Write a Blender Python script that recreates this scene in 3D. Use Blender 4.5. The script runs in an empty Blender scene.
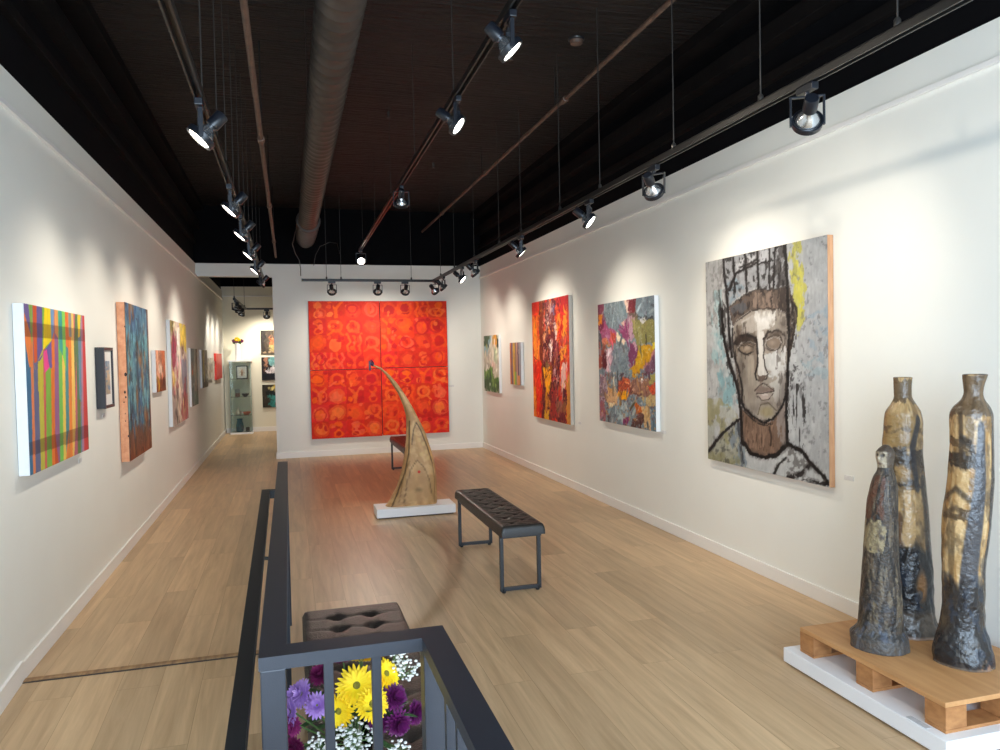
DAY, EXPO, PW = 330.0, 0.06, 0.9
import bpy, bmesh, math, random
import numpy as np
from mathutils import Vector, Matrix

SC = bpy.context.scene
COL = SC.collection
PI = math.pi
random.seed(7)

# ------------------------------------------------------------------ colour and material helpers
def s2l(c):
    c = np.asarray(c, float)
    return np.where(c <= 0.04045, c / 12.92, ((c + 0.055) / 1.055) ** 2.4)

def rgb(c):
    """(r,g,b) 0-255 display colour -> linear rgba"""
    v = s2l(np.array(c[:3]) / 255.0)
    return (float(v[0]), float(v[1]), float(v[2]), 1.0)

def new_mat(name):
    m = bpy.data.materials.new(name)
    m.use_nodes = True
    nt = m.node_tree
    return m, nt, nt.nodes['Principled BSDF']

def setin(node, key, val):
    if key in node.inputs:
        node.inputs[key].default_value = val

def mat(name, c, rough=0.5, metal=0.0, var=0.0, scale=8.0, bump=0.0, bscale=60.0, stretch=(1, 1, 1), spec=0.5, c2=None, coat=0.0):
    """Procedural material: base colour broken up by noise, optional bump."""
    m, nt, b = new_mat(name)
    setin(b, 'Roughness', rough); setin(b, 'Metallic', metal); setin(b, 'Specular IOR Level', spec)
    setin(b, 'Coat Weight', coat)
    N, L = nt.nodes, nt.links
    tc = N.new('ShaderNodeTexCoord'); mp = N.new('ShaderNodeMapping')
    mp.inputs['Scale'].default_value = stretch
    L.new(tc.outputs['Object'], mp.inputs['Vector'])
    nz = N.new('ShaderNodeTexNoise'); nz.inputs['Scale'].default_value = scale; nz.inputs['Detail'].default_value = 5
    L.new(mp.outputs['Vector'], nz.inputs['Vector'])
    cr = N.new('ShaderNodeValToRGB')
    a = np.array(rgb(c)[:3]); d = np.array(rgb(c2)[:3]) if c2 else a * (1 - var)
    cr.color_ramp.elements[0].position = 0.3; cr.color_ramp.elements[0].color = (*d, 1)
    cr.color_ramp.elements[1].position = 0.7; cr.color_ramp.elements[1].color = (*a, 1)
    L.new(nz.outputs['Fac'], cr.inputs['Fac']); L.new(cr.outputs['Color'], b.inputs['Base Color'])
    if bump > 0:
        n2 = N.new('ShaderNodeTexNoise'); n2.inputs['Scale'].default_value = bscale; n2.inputs['Detail'].default_value = 4
        L.new(mp.outputs['Vector'], n2.inputs['Vector'])
        bp = N.new('ShaderNodeBump'); bp.inputs['Strength'].default_value = bump; bp.inputs['Distance'].default_value = 0.01
        L.new(n2.outputs['Fac'], bp.inputs['Height']); L.new(bp.outputs['Normal'], b.inputs['Normal'])
    return m

def paint_mat(name, rough=0.5, bump=0.25, bscale=120, spec=0.4, metal=0.0, coat=0.0, dist=0.004):
    """Colours come from the mesh's own 'paint' colour attribute (pigment laid on the surface)."""
    m, nt, b = new_mat(name)
    N, L = nt.nodes, nt.links
    at = N.new('ShaderNodeAttribute'); at.attribute_name = 'paint'
    L.new(at.outputs['Color'], b.inputs['Base Color'])
    setin(b, 'Roughness', rough); setin(b, 'Specular IOR Level', spec); setin(b, 'Metallic', metal); setin(b, 'Coat Weight', coat)
    tc = N.new('ShaderNodeTexCoord')
    nz = N.new('ShaderNodeTexNoise'); nz.inputs['Scale'].default_value = bscale; nz.inputs['Detail'].default_value = 4
    L.new(tc.outputs['Object'], nz.inputs['Vector'])
    bp = N.new('ShaderNodeBump'); bp.inputs['Strength'].default_value = bump; bp.inputs['Distance'].default_value = dist
    L.new(nz.outputs['Fac'], bp.inputs['Height']); L.new(bp.outputs['Normal'], b.inputs['Normal'])
    return m

def emit_mat(name, c, strength):
    m, nt, b = new_mat(name)
    setin(b, 'Base Color', rgb(c)); setin(b, 'Emission Color', rgb(c)); setin(b, 'Emission Strength', strength)
    return m

def glass_mat(name, tint=(250, 252, 251), rough=0.0):
    """Thin clear glass: see-through with a fresnel reflection."""
    m = bpy.data.materials.new(name); m.use_nodes = True
    nt = m.node_tree; N, L = nt.nodes, nt.links
    for n in list(N): N.remove(n)
    out = N.new('ShaderNodeOutputMaterial'); mix = N.new('ShaderNodeMixShader')
    tr = N.new('ShaderNodeBsdfTransparent'); gl = N.new('ShaderNodeBsdfGlossy'); fr = N.new('ShaderNodeFresnel')
    tr.inputs['Color'].default_value = rgb(tint); gl.inputs['Roughness'].default_value = rough; fr.inputs['IOR'].default_value = 1.45
    L.new(fr.outputs['Fac'], mix.inputs['Fac']); L.new(tr.outputs['BSDF'], mix.inputs[1]); L.new(gl.outputs['BSDF'], mix.inputs[2])
    L.new(mix.outputs['Shader'], out.inputs['Surface'])
    return m

# ------------------------------------------------------------------ mesh helpers
class MB:
    """Collects shapes in one bmesh and links them as ONE mesh object."""
    def __init__(self):
        self.bm = bmesh.new()
    def box(self, lo, hi, bevel=0.0, mtx=None):
        lo, hi = Vector(lo), Vector(hi)
        c, s = (lo + hi) / 2, hi - lo
        m = Matrix.Translation(c) @ Matrix.Diagonal((*s, 1))
        if mtx is not None: m = mtx @ m
        r = bmesh.ops.create_cube(self.bm, size=1.0, matrix=m)
        if bevel > 0:
            es = list({e for v in r['verts'] for e in v.link_edges})
            bmesh.ops.bevel(self.bm, geom=es, offset=bevel, segments=2, profile=0.6, affect='EDGES')
        return self
    def tube(self, pts, r, n=10, cap=True):
        pts = [Vector(p) for p in pts]
        rs = r if isinstance(r, (list, tuple)) else [r] * len(pts)
        rings = []
        up = Vector((0, 0, 1))
        for i, p in enumerate(pts):
            t = (pts[min(i + 1, len(pts) - 1)] - pts[max(i - 1, 0)]).normalized()
            a = t.cross(up)
            if a.length < 1e-3: a = t.cross(Vector((1, 0, 0)))
            a.normalize(); b = t.cross(a).normalized()
            rings.append([self.bm.verts.new(p + (a * math.cos(2 * PI * k / n) + b * math.sin(2 * PI * k / n)) * rs[i]) for k in range(n)])
        for A, B in zip(rings, rings[1:]):
            for k in range(n):
                self.bm.faces.new((A[k], A[(k + 1) % n], B[(k + 1) % n], B[k]))
        if cap:
            self.bm.faces.new(rings[0][::-1]); self.bm.faces.new(rings[-1])
        return self
    def lathe(self, prof, n=24, mtx=None, cap=True):
        """prof: (radius, z) pairs from bottom to top."""
        mtx = mtx or Matrix.Identity(4)
        rings = [[self.bm.verts.new(mtx @ Vector((r * math.cos(2 * PI * k / n), r * math.sin(2 * PI * k / n), z))) for k in range(n)] for r, z in prof]
        for A, B in zip(rings, rings[1:]):
            for k in range(n):
                self.bm.faces.new((A[k], A[(k + 1) % n], B[(k + 1) % n], B[k]))
        if cap:
            self.bm.faces.new(rings[0][::-1]); self.bm.faces.new(rings[-1])
        return self
    def ball(self, c, r, sub=1, scale=(1, 1, 1)):
        bmesh.ops.create_icosphere(self.bm, subdivisions=sub, radius=r, matrix=Matrix.Translation(Vector(c)) @ Matrix.Diagonal((*scale, 1)))
        return self
    def quad(self, *pts):
        self.bm.faces.new([self.bm.verts.new(Vector(p)) for p in pts])
        return self
    def mesh(self, name, m, smooth=False):
        bmesh.ops.recalc_face_normals(self.bm, faces=self.bm.faces[:])
        me = bpy.data.meshes.new(name)
        self.bm.to_mesh(me); self.bm.free()
        if m is not None: me.materials.append(m)
        if smooth:
            for p in me.polygons: p.use_smooth = True
            try: me.set_sharp_from_angle(angle=math.radians(38))
            except Exception: pass
        return me
    def build(self, name, m, parent=None, smooth=False):
        return link(name, self.mesh(name, m, smooth), parent)

def link(name, me, parent=None):
    o = bpy.data.objects.new(name, me); COL.objects.link(o)
    if parent is not None: o.parent = parent
    return o

def thing(name, label, cat, loc=(0, 0, 0), rz=0.0, group=None):
    o = bpy.data.objects.new(name, None); COL.objects.link(o)
    o.empty_display_size = 0.05
    o.location = loc; o.rotation_euler = (0, 0, rz)
    return tag(o, label, cat, group)

def tag(o, label, cat, group=None):
    o['label'] = label; o['category'] = cat
    if group: o['group'] = group
    return o

def struct(o):
    o['kind'] = 'structure'
    return o

def grid_mesh(name, P, colors, m, smooth=True):
    """P: (h,w,3) points, colors (h,w,3) display 0..1; one mesh with a 'paint' attribute."""
    h, w = P.shape[:2]
    me = bpy.data.meshes.new(name)
    idx = np.arange(h * w).reshape(h, w)
    q = np.stack([idx[1:, :-1], idx[1:, 1:], idx[:-1, 1:], idx[:-1, :-1]], -1).reshape(-1, 4)
    me.vertices.add(h * w); me.vertices.foreach_set('co', P.reshape(-1).astype(np.float32))
    me.loops.add(q.size); me.loops.foreach_set('vertex_index', q.reshape(-1).astype(np.int32))
    me.polygons.add(len(q)); me.polygons.foreach_set('loop_start', (np.arange(len(q)) * 4).astype(np.int32))
    me.update(calc_edges=True)
    at = me.color_attributes.new('paint', 'FLOAT_COLOR', 'POINT')
    rgba = np.ones((h * w, 4), np.float32); rgba[:, :3] = s2l(np.clip(colors, 0, 1)).reshape(-1, 3)
    at.data.foreach_set('color', rgba.reshape(-1))
    me.materials.append(m)
    if smooth: me.polygons.foreach_set('use_smooth', np.ones(len(q), bool))
    me.validate()
    return me

# ------------------------------------------------------------------ painter: pigment laid on a sheet in sketch coordinates
_T = {}
def noise(x, y, seed=0):
    if seed not in _T: _T[seed] = np.random.default_rng(seed).random((64, 64))
    t = _T[seed]
    xi = np.floor(x).astype(int); yi = np.floor(y).astype(int)
    fx = x - xi; fy = y - yi
    fx = fx * fx * (3 - 2 * fx); fy = fy * fy * (3 - 2 * fy)
    g = lambda a, b: t[b % 64, a % 64]
    return (g(xi, yi) * (1 - fx) + g(xi + 1, yi) * fx) * (1 - fy) + (g(xi, yi + 1) * (1 - fx) + g(xi + 1, yi + 1) * fx) * fy

def fbm(x, y, seed=0, oct=4):
    s = 0; a = 0.5; tot = 0
    for k in range(oct):
        s = s + a * noise(x * 2 ** k, y * 2 ** k, seed + k); tot += a; a *= 0.55
    return s / tot

class Cv:
    def __init__(self, X, Y, unit=1.0, base=(128, 128, 128), seed=1):
        self.X, self.Y, self.u, self.seed = X, Y, unit, seed
        self.C = np.empty(X.shape + (3,)); self.C[:] = np.array(base) / 255.0
    def nz(self, sx, sy=None, k=0, oct=4):
        """noise with features of about sx by sy sketch units"""
        return fbm(self.X / sx + 7.3 * k, self.Y / (sy or sx) + 3.1 * k, self.seed * 13 + k * 5, oct)
    def put(self, a, c):
        a = np.clip(a, 0, 1)[..., None]
        self.C = self.C * (1 - a) + (np.array(c) / 255.0) * a
    def mottle(self, c, sx, sy=None, k=1, lo=0.45, hi=0.6, a=1.0):
        n = self.nz(sx, sy, k)
        self.put(np.clip((n - lo) / (hi - lo), 0, 1) * a, c)
    def shade(self, amt, sx, sy=None, k=9):
        self.C = np.clip(self.C * (1 + amt * (2 * self.nz(sx, sy, k) - 1))[..., None], 0, 1)
    def smear(self, amp, s=6.0, k=40, ay=1.0):
        """drag the wet paint about by up to amp dabs in swirls of about s dabs"""
        h, w = self.X.shape; J, I = np.meshgrid(np.arange(h), np.arange(w), indexing='ij')
        dx = amp * (2 * fbm(I / s, J / (s * ay), self.seed * 3 + k, 3) - 1); dy = amp * ay * (2 * fbm(I / s + 31, J / (s * ay) + 17, self.seed * 3 + k + 4, 3) - 1)
        self.C = self.C[np.clip(np.rint(J + dy), 0, h - 1).astype(int), np.clip(np.rint(I + dx), 0, w - 1).astype(int)]
    def dabs(self, n, ln, wd, jit=.16, vert=.5, seed=0, off=5):
        """n short brush dabs, each carrying a neighbouring colour a little lighter or darker"""
        r = np.random.default_rng(seed + self.seed); h, w = self.X.shape
        for _ in range(n):
            y, x = r.integers(0, h), r.integers(0, w); a = (PI / 2 if r.random() < vert else r.random() * PI) + r.normal(0, .35)
            L_, W_d = ln * r.uniform(.5, 1.5), wd * r.uniform(.6, 1.5); m = int(L_) + 2
            y0, y1, x0, x1 = max(0, y - m), min(h, y + m), max(0, x - m), min(w, x + m)
            J, I = np.meshgrid(np.arange(y0, y1) - y, np.arange(x0, x1) - x, indexing='ij')
            u = (I * math.cos(a) + J * math.sin(a)) / L_; v = (-I * math.sin(a) + J * math.cos(a)) / W_d
            k = np.clip((1 - np.sqrt(u * u + v * v)) * 3, 0, 1) * r.uniform(.5, .95)
            sy, sx = np.clip(y + r.integers(-off, off + 1), 0, h - 1), np.clip(x + r.integers(-off, off + 1), 0, w - 1)
            col = np.clip(self.C[sy, sx] * (1 + r.normal(0, jit)) + r.normal(0, .012, 3), 0, 1)
            self.C[y0:y1, x0:x1] = self.C[y0:y1, x0:x1] * (1 - k[..., None]) + col * k[..., None]
    def grey(self, f):
        """mute the pigments by f"""
        g = self.C.mean(-1, keepdims=True); self.C = g * f + self.C * (1 - f)
    def char(self, pts, w, c, a=1.0, w1=None, **kw):
        """charcoal line: a dusty halo under a firm stroke"""
        if w >= 11: self.stroke(pts, w * 1.9, (70, 64, 62), .40, None if w1 is None else w1 * 1.9, dry=.47, k=15, streak=(10, 60))
        self.stroke(pts, w, c, a, w1, **kw)
    def inside(self, pts, wob=0, k=3, ws=60):
        X, Y = self.X, self.Y
        if wob:
            X = X + wob * (2 * self.nz(ws, ws, k) - 1); Y = Y + wob * (2 * self.nz(ws, ws, k + 1) - 1)
        r = np.zeros(X.shape, bool); n = len(pts)
        for i in range(n):
            (x1, y1), (x2, y2) = pts[i], pts[(i + 1) % n]
            if y1 == y2: continue
            c = ((Y < y1) != (Y < y2)) & (X < (x2 - x1) * (Y - y1) / (y2 - y1) + x1)
            r ^= c
        return r
    def poly(self, pts, c, a=1.0, wob=0, k=3, dry=0.0, streak=None, ws=60):
        m = self.inside(pts, wob, k, ws).astype(float) * a
        if dry: m = m * np.clip((self.nz(*(streak or (30, 30)), k + 2) - dry) / 0.08, 0, 1)
        self.put(m, c)
    def ell(self, cx, cy, rx, ry, c, a=1.0, soft=0.15, wob=0, k=4):
        X, Y = self.X, self.Y
        if wob:
            X = X + wob * (2 * self.nz(40, 40, k) - 1); Y = Y + wob * (2 * self.nz(40, 40, k + 1) - 1)
        d = np.sqrt(((X - cx) / rx) ** 2 + ((Y - cy) / ry) ** 2)
        self.put(np.clip((1 - d) / soft, 0, 1) * a, c)
    def ring(self, cx, cy, rx, ry, w, c, a=1.0):
        d = np.abs(np.sqrt(((self.X - cx) / rx) ** 2 + ((self.Y - cy) / ry) ** 2) - 1) * min(rx, ry)
        self.put(np.clip((w / 2 - d) / (w * 0.3) + 0.3, 0, 1) * a, c)
    def stroke(self, pts, w, c, a=1.0, w1=None, dry=0.0, k=5, streak=(14, 60), soft=None):
        w1 = w if w1 is None else w1
        X = self.X + w * 0.14 * (2 * self.nz(35, 35, k) - 1); Y = self.Y + w * 0.14 * (2 * self.nz(35, 35, k + 1) - 1)
        best = np.full(X.shape, -1e9); n = len(pts) - 1
        for i in range(n):
            (x1, y1), (x2, y2) = pts[i], pts[i + 1]
            dx, dy = x2 - x1, y2 - y1
            t = np.clip(((X - x1) * dx + (Y - y1) * dy) / (dx * dx + dy * dy + 1e-9), 0, 1)
            d = np.hypot(X - x1 - t * dx, Y - y1 - t * dy)
            ww = w + (w1 - w) * (i + t) / n
            best = np.maximum(best, ww / 2 - d)
        m = np.clip(best / (soft or max(self.u, w * 0.2)) + 0.5, 0, 1) * a
        if dry: m = m * np.clip((self.nz(*streak, k + 2) - dry) / 0.08, 0, 1)
        self.put(m, c)

def homog(q):
    """sketch quad TL,TR,BR,BL -> function (u,v) in the unit square to sketch coordinates"""
    A = []; B = []
    for (u, v), (x, y) in zip(((0, 0), (1, 0), (1, 1), (0, 1)), q):
        A += [[u, v, 1, 0, 0, 0, -u * x, -v * x], [0, 0, 0, u, v, 1, -u * y, -v * y]]; B += [x, y]
    h = np.append(np.linalg.solve(np.array(A, float), np.array(B, float)), 1).reshape(3, 3)
    def f(u, v):
        w = h[2, 0] * u + h[2, 1] * v + 1
        return (h[0, 0] * u + h[0, 1] * v + h[0, 2]) / w, (h[1, 0] * u + h[1, 1] * v + h[1, 2]) / w
    return f

def sheet(nx, ny, quad=None, base=(128, 128, 128), seed=1, w=100.0, h=100.0):
    """A blank sheet of nx by ny dabs; sketch coordinates run over quad, or 0..w by 0..h."""
    u, v = np.meshgrid(np.linspace(0, 1, nx), np.linspace(0, 1, ny))
    if quad:
        X, Y = homog(quad)(u, v); unit = abs(quad[1][0] - quad[0][0]) / nx
    else:
        X, Y = u * w, v * h; unit = w / nx
    return Cv(X, Y, unit, base, seed)

# ------------------------------------------------------------------ materials
M_wall = mat('white_wall_paint', (240, 240, 233), 0.75, var=0.02, scale=3, bump=0.05, bscale=90, spec=0.2)
M_rear = mat('cream_wall_paint', (240, 235, 215), 0.75, var=0.02, scale=3, spec=0.2)
M_trim = mat('white_trim_paint', (244, 242, 238), 0.45, var=0.02, scale=4)
M_black = mat('black_wall_paint', (13, 13, 16), 0.9, c2=(9, 9, 11), scale=2.5, spec=0.1)
M_beam = mat('black_beam_paint', (24, 21, 20), 0.85, c2=(15, 13, 13), scale=3, bump=0.3, bscale=20, spec=0.1)
M_steel = mat('charcoal_powder_coat', (39, 43, 52), 0.42, var=0.08, scale=30, bump=0.05, bscale=400)
M_hand = mat('black_handrail_paint', (30, 31, 34), 0.4, var=0.1, scale=30)
M_track = mat('black_track_metal', (52, 50, 48), 0.35, metal=0.4, var=0.1, scale=20)
M_rod = mat('dull_steel_rod', (66, 62, 58), 0.5, metal=0.5, var=0.1, scale=40)
M_lamp = mat('black_lamp_enamel', (24, 27, 34), 0.3, var=0.1, scale=40)
M_bulb = mat('silvered_bulb_glass', (205, 208, 212), 0.18, metal=0.9, var=0.08, scale=30)
M_lens = emit_mat('lit_bulb_face', (255, 248, 232), 14.0)
M_duct = mat('galvanised_duct', (84, 76, 70), 0.5, metal=0.4, c2=(58, 53, 49), scale=6, bump=0.1, bscale=30)
M_pipe = mat('rusty_brown_pipe', (104, 80, 66), 0.6, c2=(74, 56, 46), scale=12, bump=0.2, bscale=50)
M_leather = mat('black_leather', (36, 33, 31), 0.38, var=0.3, scale=25, bump=0.25, bscale=220)
M_leather2 = mat('worn_brown_black_leather', (56, 46, 41), 0.36, c2=(36, 30, 28), scale=14, bump=0.3, bscale=160)
M_frame = mat('black_bench_steel', (40, 42, 46), 0.4, var=0.1, scale=30)
M_white = mat('white_plinth_paint', (240, 241, 243), 0.5, var=0.02, scale=6)
M_canvas = mat('white_primed_canvas', (236, 238, 240), 0.8, var=0.03, scale=40, bump=0.2, bscale=500)
M_offwhite = mat('raw_canvas_edge', (206, 198, 186), 0.8, var=0.06, scale=40, bump=0.2, bscale=500)
M_pine = mat('bare_pine_edge', (206, 160, 120), 0.6, c2=(180, 132, 94), scale=6, stretch=(9, 9, 1.2), bump=0.1)
M_redside = mat('red_canvas_edge', (124, 26, 20), 0.7, var=0.1, scale=20)
M_copper = mat('copper_leaf_edge', (238, 172, 128), 0.5, metal=0.05, c2=(216, 140, 96), scale=22, bump=0.35, bscale=60)
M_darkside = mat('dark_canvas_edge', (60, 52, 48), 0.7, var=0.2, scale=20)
M_blackframe = mat('black_picture_frame', (44, 46, 52), 0.4, var=0.1, scale=30)
M_paint = paint_mat('painted_canvas', 0.55, 0.3, 140, .18)
M_paintgloss = paint_mat('painted_panel', 0.4, 0.15, 120)
M_card = mat('white_card', (236, 234, 230), 0.7, var=0.02, scale=30)
M_pallet = mat('plywood_deck', (206, 156, 104), 0.55, c2=(188, 136, 86), scale=3.5, stretch=(9, 1, 9), bump=0.12, bscale=30)
M_block = mat('pine_block', (186, 132, 82), 0.6, c2=(158, 106, 62), scale=7, stretch=(3, 3, 6), bump=0.12, bscale=40)
M_glass = glass_mat('clear_glass')
M_green = glass_mat('greenish_shelf_glass', (252, 255, 253))

def floor_mat():
    m, nt, b = new_mat('oak_plank_floor')
    N, L = nt.nodes, nt.links
    tc = N.new('ShaderNodeTexCoord')
    mp = N.new('ShaderNodeMapping'); mp.inputs['Rotation'].default_value = (0, 0, PI / 2)
    mp.inputs['Location'].default_value = (0.35, 0.07, 0)
    L.new(tc.outputs['Object'], mp.inputs['Vector'])
    br = N.new('ShaderNodeTexBrick')
    br.offset = 0.37; br.inputs['Scale'].default_value = 1.0
    br.inputs['Brick Width'].default_value = 1.5; br.inputs['Row Height'].default_value = 0.19
    br.inputs['Mortar Size'].default_value = 0.0012; br.inputs['Mortar Smooth'].default_value = 0.2; br.inputs['Bias'].default_value = 0.0
    br.inputs['Color1'].default_value = (0, 0, 0, 1); br.inputs['Color2'].default_value = (1, 1, 1, 1); br.inputs['Mortar'].default_value = (0.5, 0.5, 0.5, 1)
    L.new(mp.outputs['Vector'], br.inputs['Vector'])
    # grain stretched along the planks, shifted from plank to plank
    mg = N.new('ShaderNodeMapping'); mg.inputs['Scale'].default_value = (16, 1.0, 1)
    add = N.new('ShaderNodeVectorMath'); add.operation = 'ADD'
    sc = N.new('ShaderNodeVectorMath'); sc.operation = 'SCALE'; sc.inputs['Scale'].default_value = 13.0
    L.new(br.outputs['Color'], sc.inputs[0]); L.new(tc.outputs['Object'], mg.inputs['Vector'])
    L.new(mg.outputs['Vector'], add.inputs[0]); L.new(sc.outputs['Vector'], add.inputs[1])
    g = N.new('ShaderNodeTexNoise'); g.inputs['Scale'].default_value = 1.3; g.inputs['Detail'].default_value = 7; g.inputs['Roughness'].default_value = 0.62
    g.inputs['Distortion'].default_value = 0.5
    L.new(add.outputs['Vector'], g.inputs['Vector'])
    r1 = N.new('ShaderNodeValToRGB')
    e = r1.color_ramp.elements
    e[0].position = 0.28; e[0].color = rgb(FLOOR_DARK); e[1].position = 0.7; e[1].color = rgb(FLOOR_LIGHT)
    L.new(g.outputs['Fac'], r1.inputs['Fac'])
    hv = N.new('ShaderNodeHueSaturation')
    mr = N.new('ShaderNodeMapRange'); mr.inputs['To Min'].default_value = 0.84; mr.inputs['To Max'].default_value = 1.08
    L.new(br.outputs['Color'], mr.inputs['Value']); L.new(mr.outputs['Result'], hv.inputs['Value'])
    L.new(r1.outputs['Color'], hv.inputs['Color'])
    mx = N.new('ShaderNodeMixRGB'); mx.blend_type = 'MULTIPLY'; mx.inputs['Color2'].default_value = (0.7, 0.64, 0.58, 1)
    L.new(br.outputs['Fac'], mx.inputs['Fac']); L.new(hv.outputs['Color'], mx.inputs['Color1'])
    L.new(mx.outputs['Color'], b.inputs['Base Color'])
    rr = N.new('ShaderNodeMapRange'); rr.inputs['To Min'].default_value = 0.30; rr.inputs['To Max'].default_value = 0.48
    L.new(g.outputs['Fac'], rr.inputs['Value']); L.new(rr.outputs['Result'], b.inputs['Roughness'])
    setin(b, 'Specular IOR Level', 0.5)
    bp = N.new('ShaderNodeBump'); bp.inputs['Strength'].default_value = 0.08; bp.inputs['Distance'].default_value = 0.004
    L.new(g.outputs['Fac'], bp.inputs['Height']); L.new(bp.outputs['Normal'], b.inputs['Normal'])
    return m
FLOOR_DARK, FLOOR_LIGHT = (182, 150, 112), (218, 187, 147)
M_floor = floor_mat()

def ceiling_mat():
    m, nt, b = new_mat('dark_pressed_ceiling')
    N, L = nt.nodes, nt.links
    tc = N.new('ShaderNodeTexCoord')
    nz = N.new('ShaderNodeTexNoise'); nz.inputs['Scale'].default_value = 1.4; nz.inputs['Detail'].default_value = 6
    L.new(tc.outputs['Object'], nz.inputs['Vector'])
    cr = N.new('ShaderNodeValToRGB')
    cr.color_ramp.elements[0].position = 0.3; cr.color_ramp.elements[0].color = rgb((19, 16, 15))
    cr.color_ramp.elements[1].position = 0.75; cr.color_ramp.elements[1].color = rgb((40, 32, 28))
    L.new(nz.outputs['Fac'], cr.inputs['Fac'])
    # boards running across the room with dark seams
    br = N.new('ShaderNodeTexBrick'); br.offset = 0.5; br.inputs['Scale'].default_value = 1.0
    br.inputs['Brick Width'].default_value = 1.2; br.inputs['Row Height'].default_value = 0.6; br.inputs['Mortar Size'].default_value = 0.008
    br.inputs['Color1'].default_value = (0.75, 0.75, 0.75, 1); br.inputs['Color2'].default_value = (1, 1, 1, 1); br.inputs['Mortar'].default_value = (0.2, 0.2, 0.2, 1)
    L.new(tc.outputs['Object'], br.inputs['Vector'])
    mx = N.new('ShaderNodeMixRGB'); mx.blend_type = 'MULTIPLY'; mx.inputs['Fac'].default_value = 1
    L.new(cr.outputs['Color'], mx.inputs['Color1']); L.new(br.outputs['Color'], mx.inputs['Color2'])
    L.new(mx.outputs['Color'], b.inputs['Base Color'])
    setin(b, 'Roughness', 0.6); setin(b, 'Specular IOR Level', 0.25)
    mp = N.new('ShaderNodeMapping'); mp.inputs['Scale'].default_value = (1.5, 16, 1)
    L.new(tc.outputs['Object'], mp.inputs['Vector'])
    n2 = N.new('ShaderNodeTexNoise'); n2.inputs['Scale'].default_value = 1.6; n2.inputs['Detail'].default_value = 4; n2.inputs['Distortion'].default_value = 0.8
    L.new(mp.outputs['Vector'], n2.inputs['Vector'])
    bp = N.new('ShaderNodeBump'); bp.inputs['Strength'].default_value = 1.0; bp.inputs['Distance'].default_value = 0.06
    L.new(n2.outputs['Fac'], bp.inputs['Height']); L.new(bp.outputs['Normal'], b.inputs['Normal'])
    return m
M_ceil = ceiling_mat()
# ------------------------------------------------------------------ the room (metres; z = 0 is the gallery floor, +Y runs away from the street door)
XL, XR = -1.30, 3.083          # side walls
YF, YP, YB = -1.6, 12.05, 16.75  # street front, partition, rear wall
ZW, ZC, ZL = 3.0, 3.87, 2.81   # top of the white walls, ceiling, picture ledge
XG = -0.075                    # left face of the guard
SEAM = 4.13                    # where the ramp from the door meets the gallery floor
RAMP = 0.075                   # fall of the ramp per metre

f = MB()
f.quad((XL - .15, SEAM, 0), (XG + .03, SEAM, 0), (XG + .03, YB + .2, 0), (XL - .15, YB + .2, 0))
f.quad((XG + .03, 1.6, 0), (XR + .15, 1.6, 0), (XR + .15, YB + .2, 0), (XG + .03, YB + .2, 0))
f.quad((.285, YF, 0), (XR + .15, YF, 0), (XR + .15, 1.6, 0), (.285, 1.6, 0))
# ramp strip, lower landing and the short risers beside them
zr = -(SEAM - 1.0) * RAMP
f.quad((XL - .15, 1.0, zr), (XG + .03, 1.0, zr), (XG + .03, SEAM, 0), (XL - .15, SEAM, 0))
f.quad((XL - .15, YF, zr), (.285, YF, zr), (.285, 1.0, zr), (XL - .15, 1.0, zr))
f.quad((XG + .03, 1.0, zr), (.285, 1.0, zr), (.285, 1.6, zr), (XG + .03, 1.6, zr))
f.quad((XG + .03, 1.6, zr), (.285, 1.6, zr), (.285, 1.6, 0), (XG + .03, 1.6, 0))
f.quad((.285, YF, zr), (.285, 1.6, zr), (.285, 1.6, 0), (.285, YF, 0))
f.quad((XG + .03, 1.0, zr), (XG + .03, 1.6, zr), (XG + .03, 1.6, 0), (XG + .03, SEAM, 0))
struct(f.build('floor', M_floor))

struct(MB().box((XL - .15, YF, -.4), (XL, YB, ZW)).build('wall_left', M_wall))
struct(MB().box((XR, YF, -.02), (XR + .15, YB, ZW)).build('wall_right', M_wall))
w = MB()
w.box((-.205, YP, 0), (XR, YP + .14, ZW))
w.box((XL, YP, ZL - .005), (-.205, YP + .14, ZW))
struct(w.build('wall_back', M_wall))
struct(MB().box((XL - .15, YB, 0), (XR + .15, YB + .15, ZW + .08)).build('wall_rear', M_rear))
# the storefront behind the photographer
w = MB()
w.box((XL, YF - .15, -.3), (XR, YF, .15)); w.box((XL, YF - .15, 2.85), (XR, YF, ZC))
w.box((XL, YF - .15, .15), (XL + .12, YF, 2.85)); w.box((XR - .12, YF - .15, .15), (XR, YF, 2.85))
struct(w.build('wall_front', M_wall))
w = MB()
for x in (XL + .12, 0.1, 1.6, XR - .18): w.box((x, YF - .1, .15), (x + .06, YF - .04, 2.85))
for z in (.15, 2.1, 2.79): w.box((XL + .12, YF - .1, z), (XR - .12, YF - .04, z + .06))
win = struct(w.build('window_1', M_track))
MB().box((XL + .13, YF - .075, .16), (XR - .13, YF - .068, 2.84)).build('pane', M_glass, win)
# black upper walls and ceiling
def upper(name, x0, x1, y0, y1):
    struct(MB().box((x0, y0, ZW), (x1, y1, ZC)).build(name, M_black))
upper('wall_left_upper', XL - .17, XL - .02, YF, YB)
upper('wall_right_upper', XR + .02, XR + .17, YF, YB)
upper('wall_back_upper', XL - .02, XR + .02, YP + .02, YP + .16)
struct(MB().box((XL - .17, YB + .02, ZW + .08), (XR + .17, YB + .17, ZC)).build('wall_rear_upper', M_black))
struct(MB().box((XL - .2, YF - .15, ZC), (XR + .2, YB + .2, ZC + .1)).build('ceiling', M_ceil))
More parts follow.
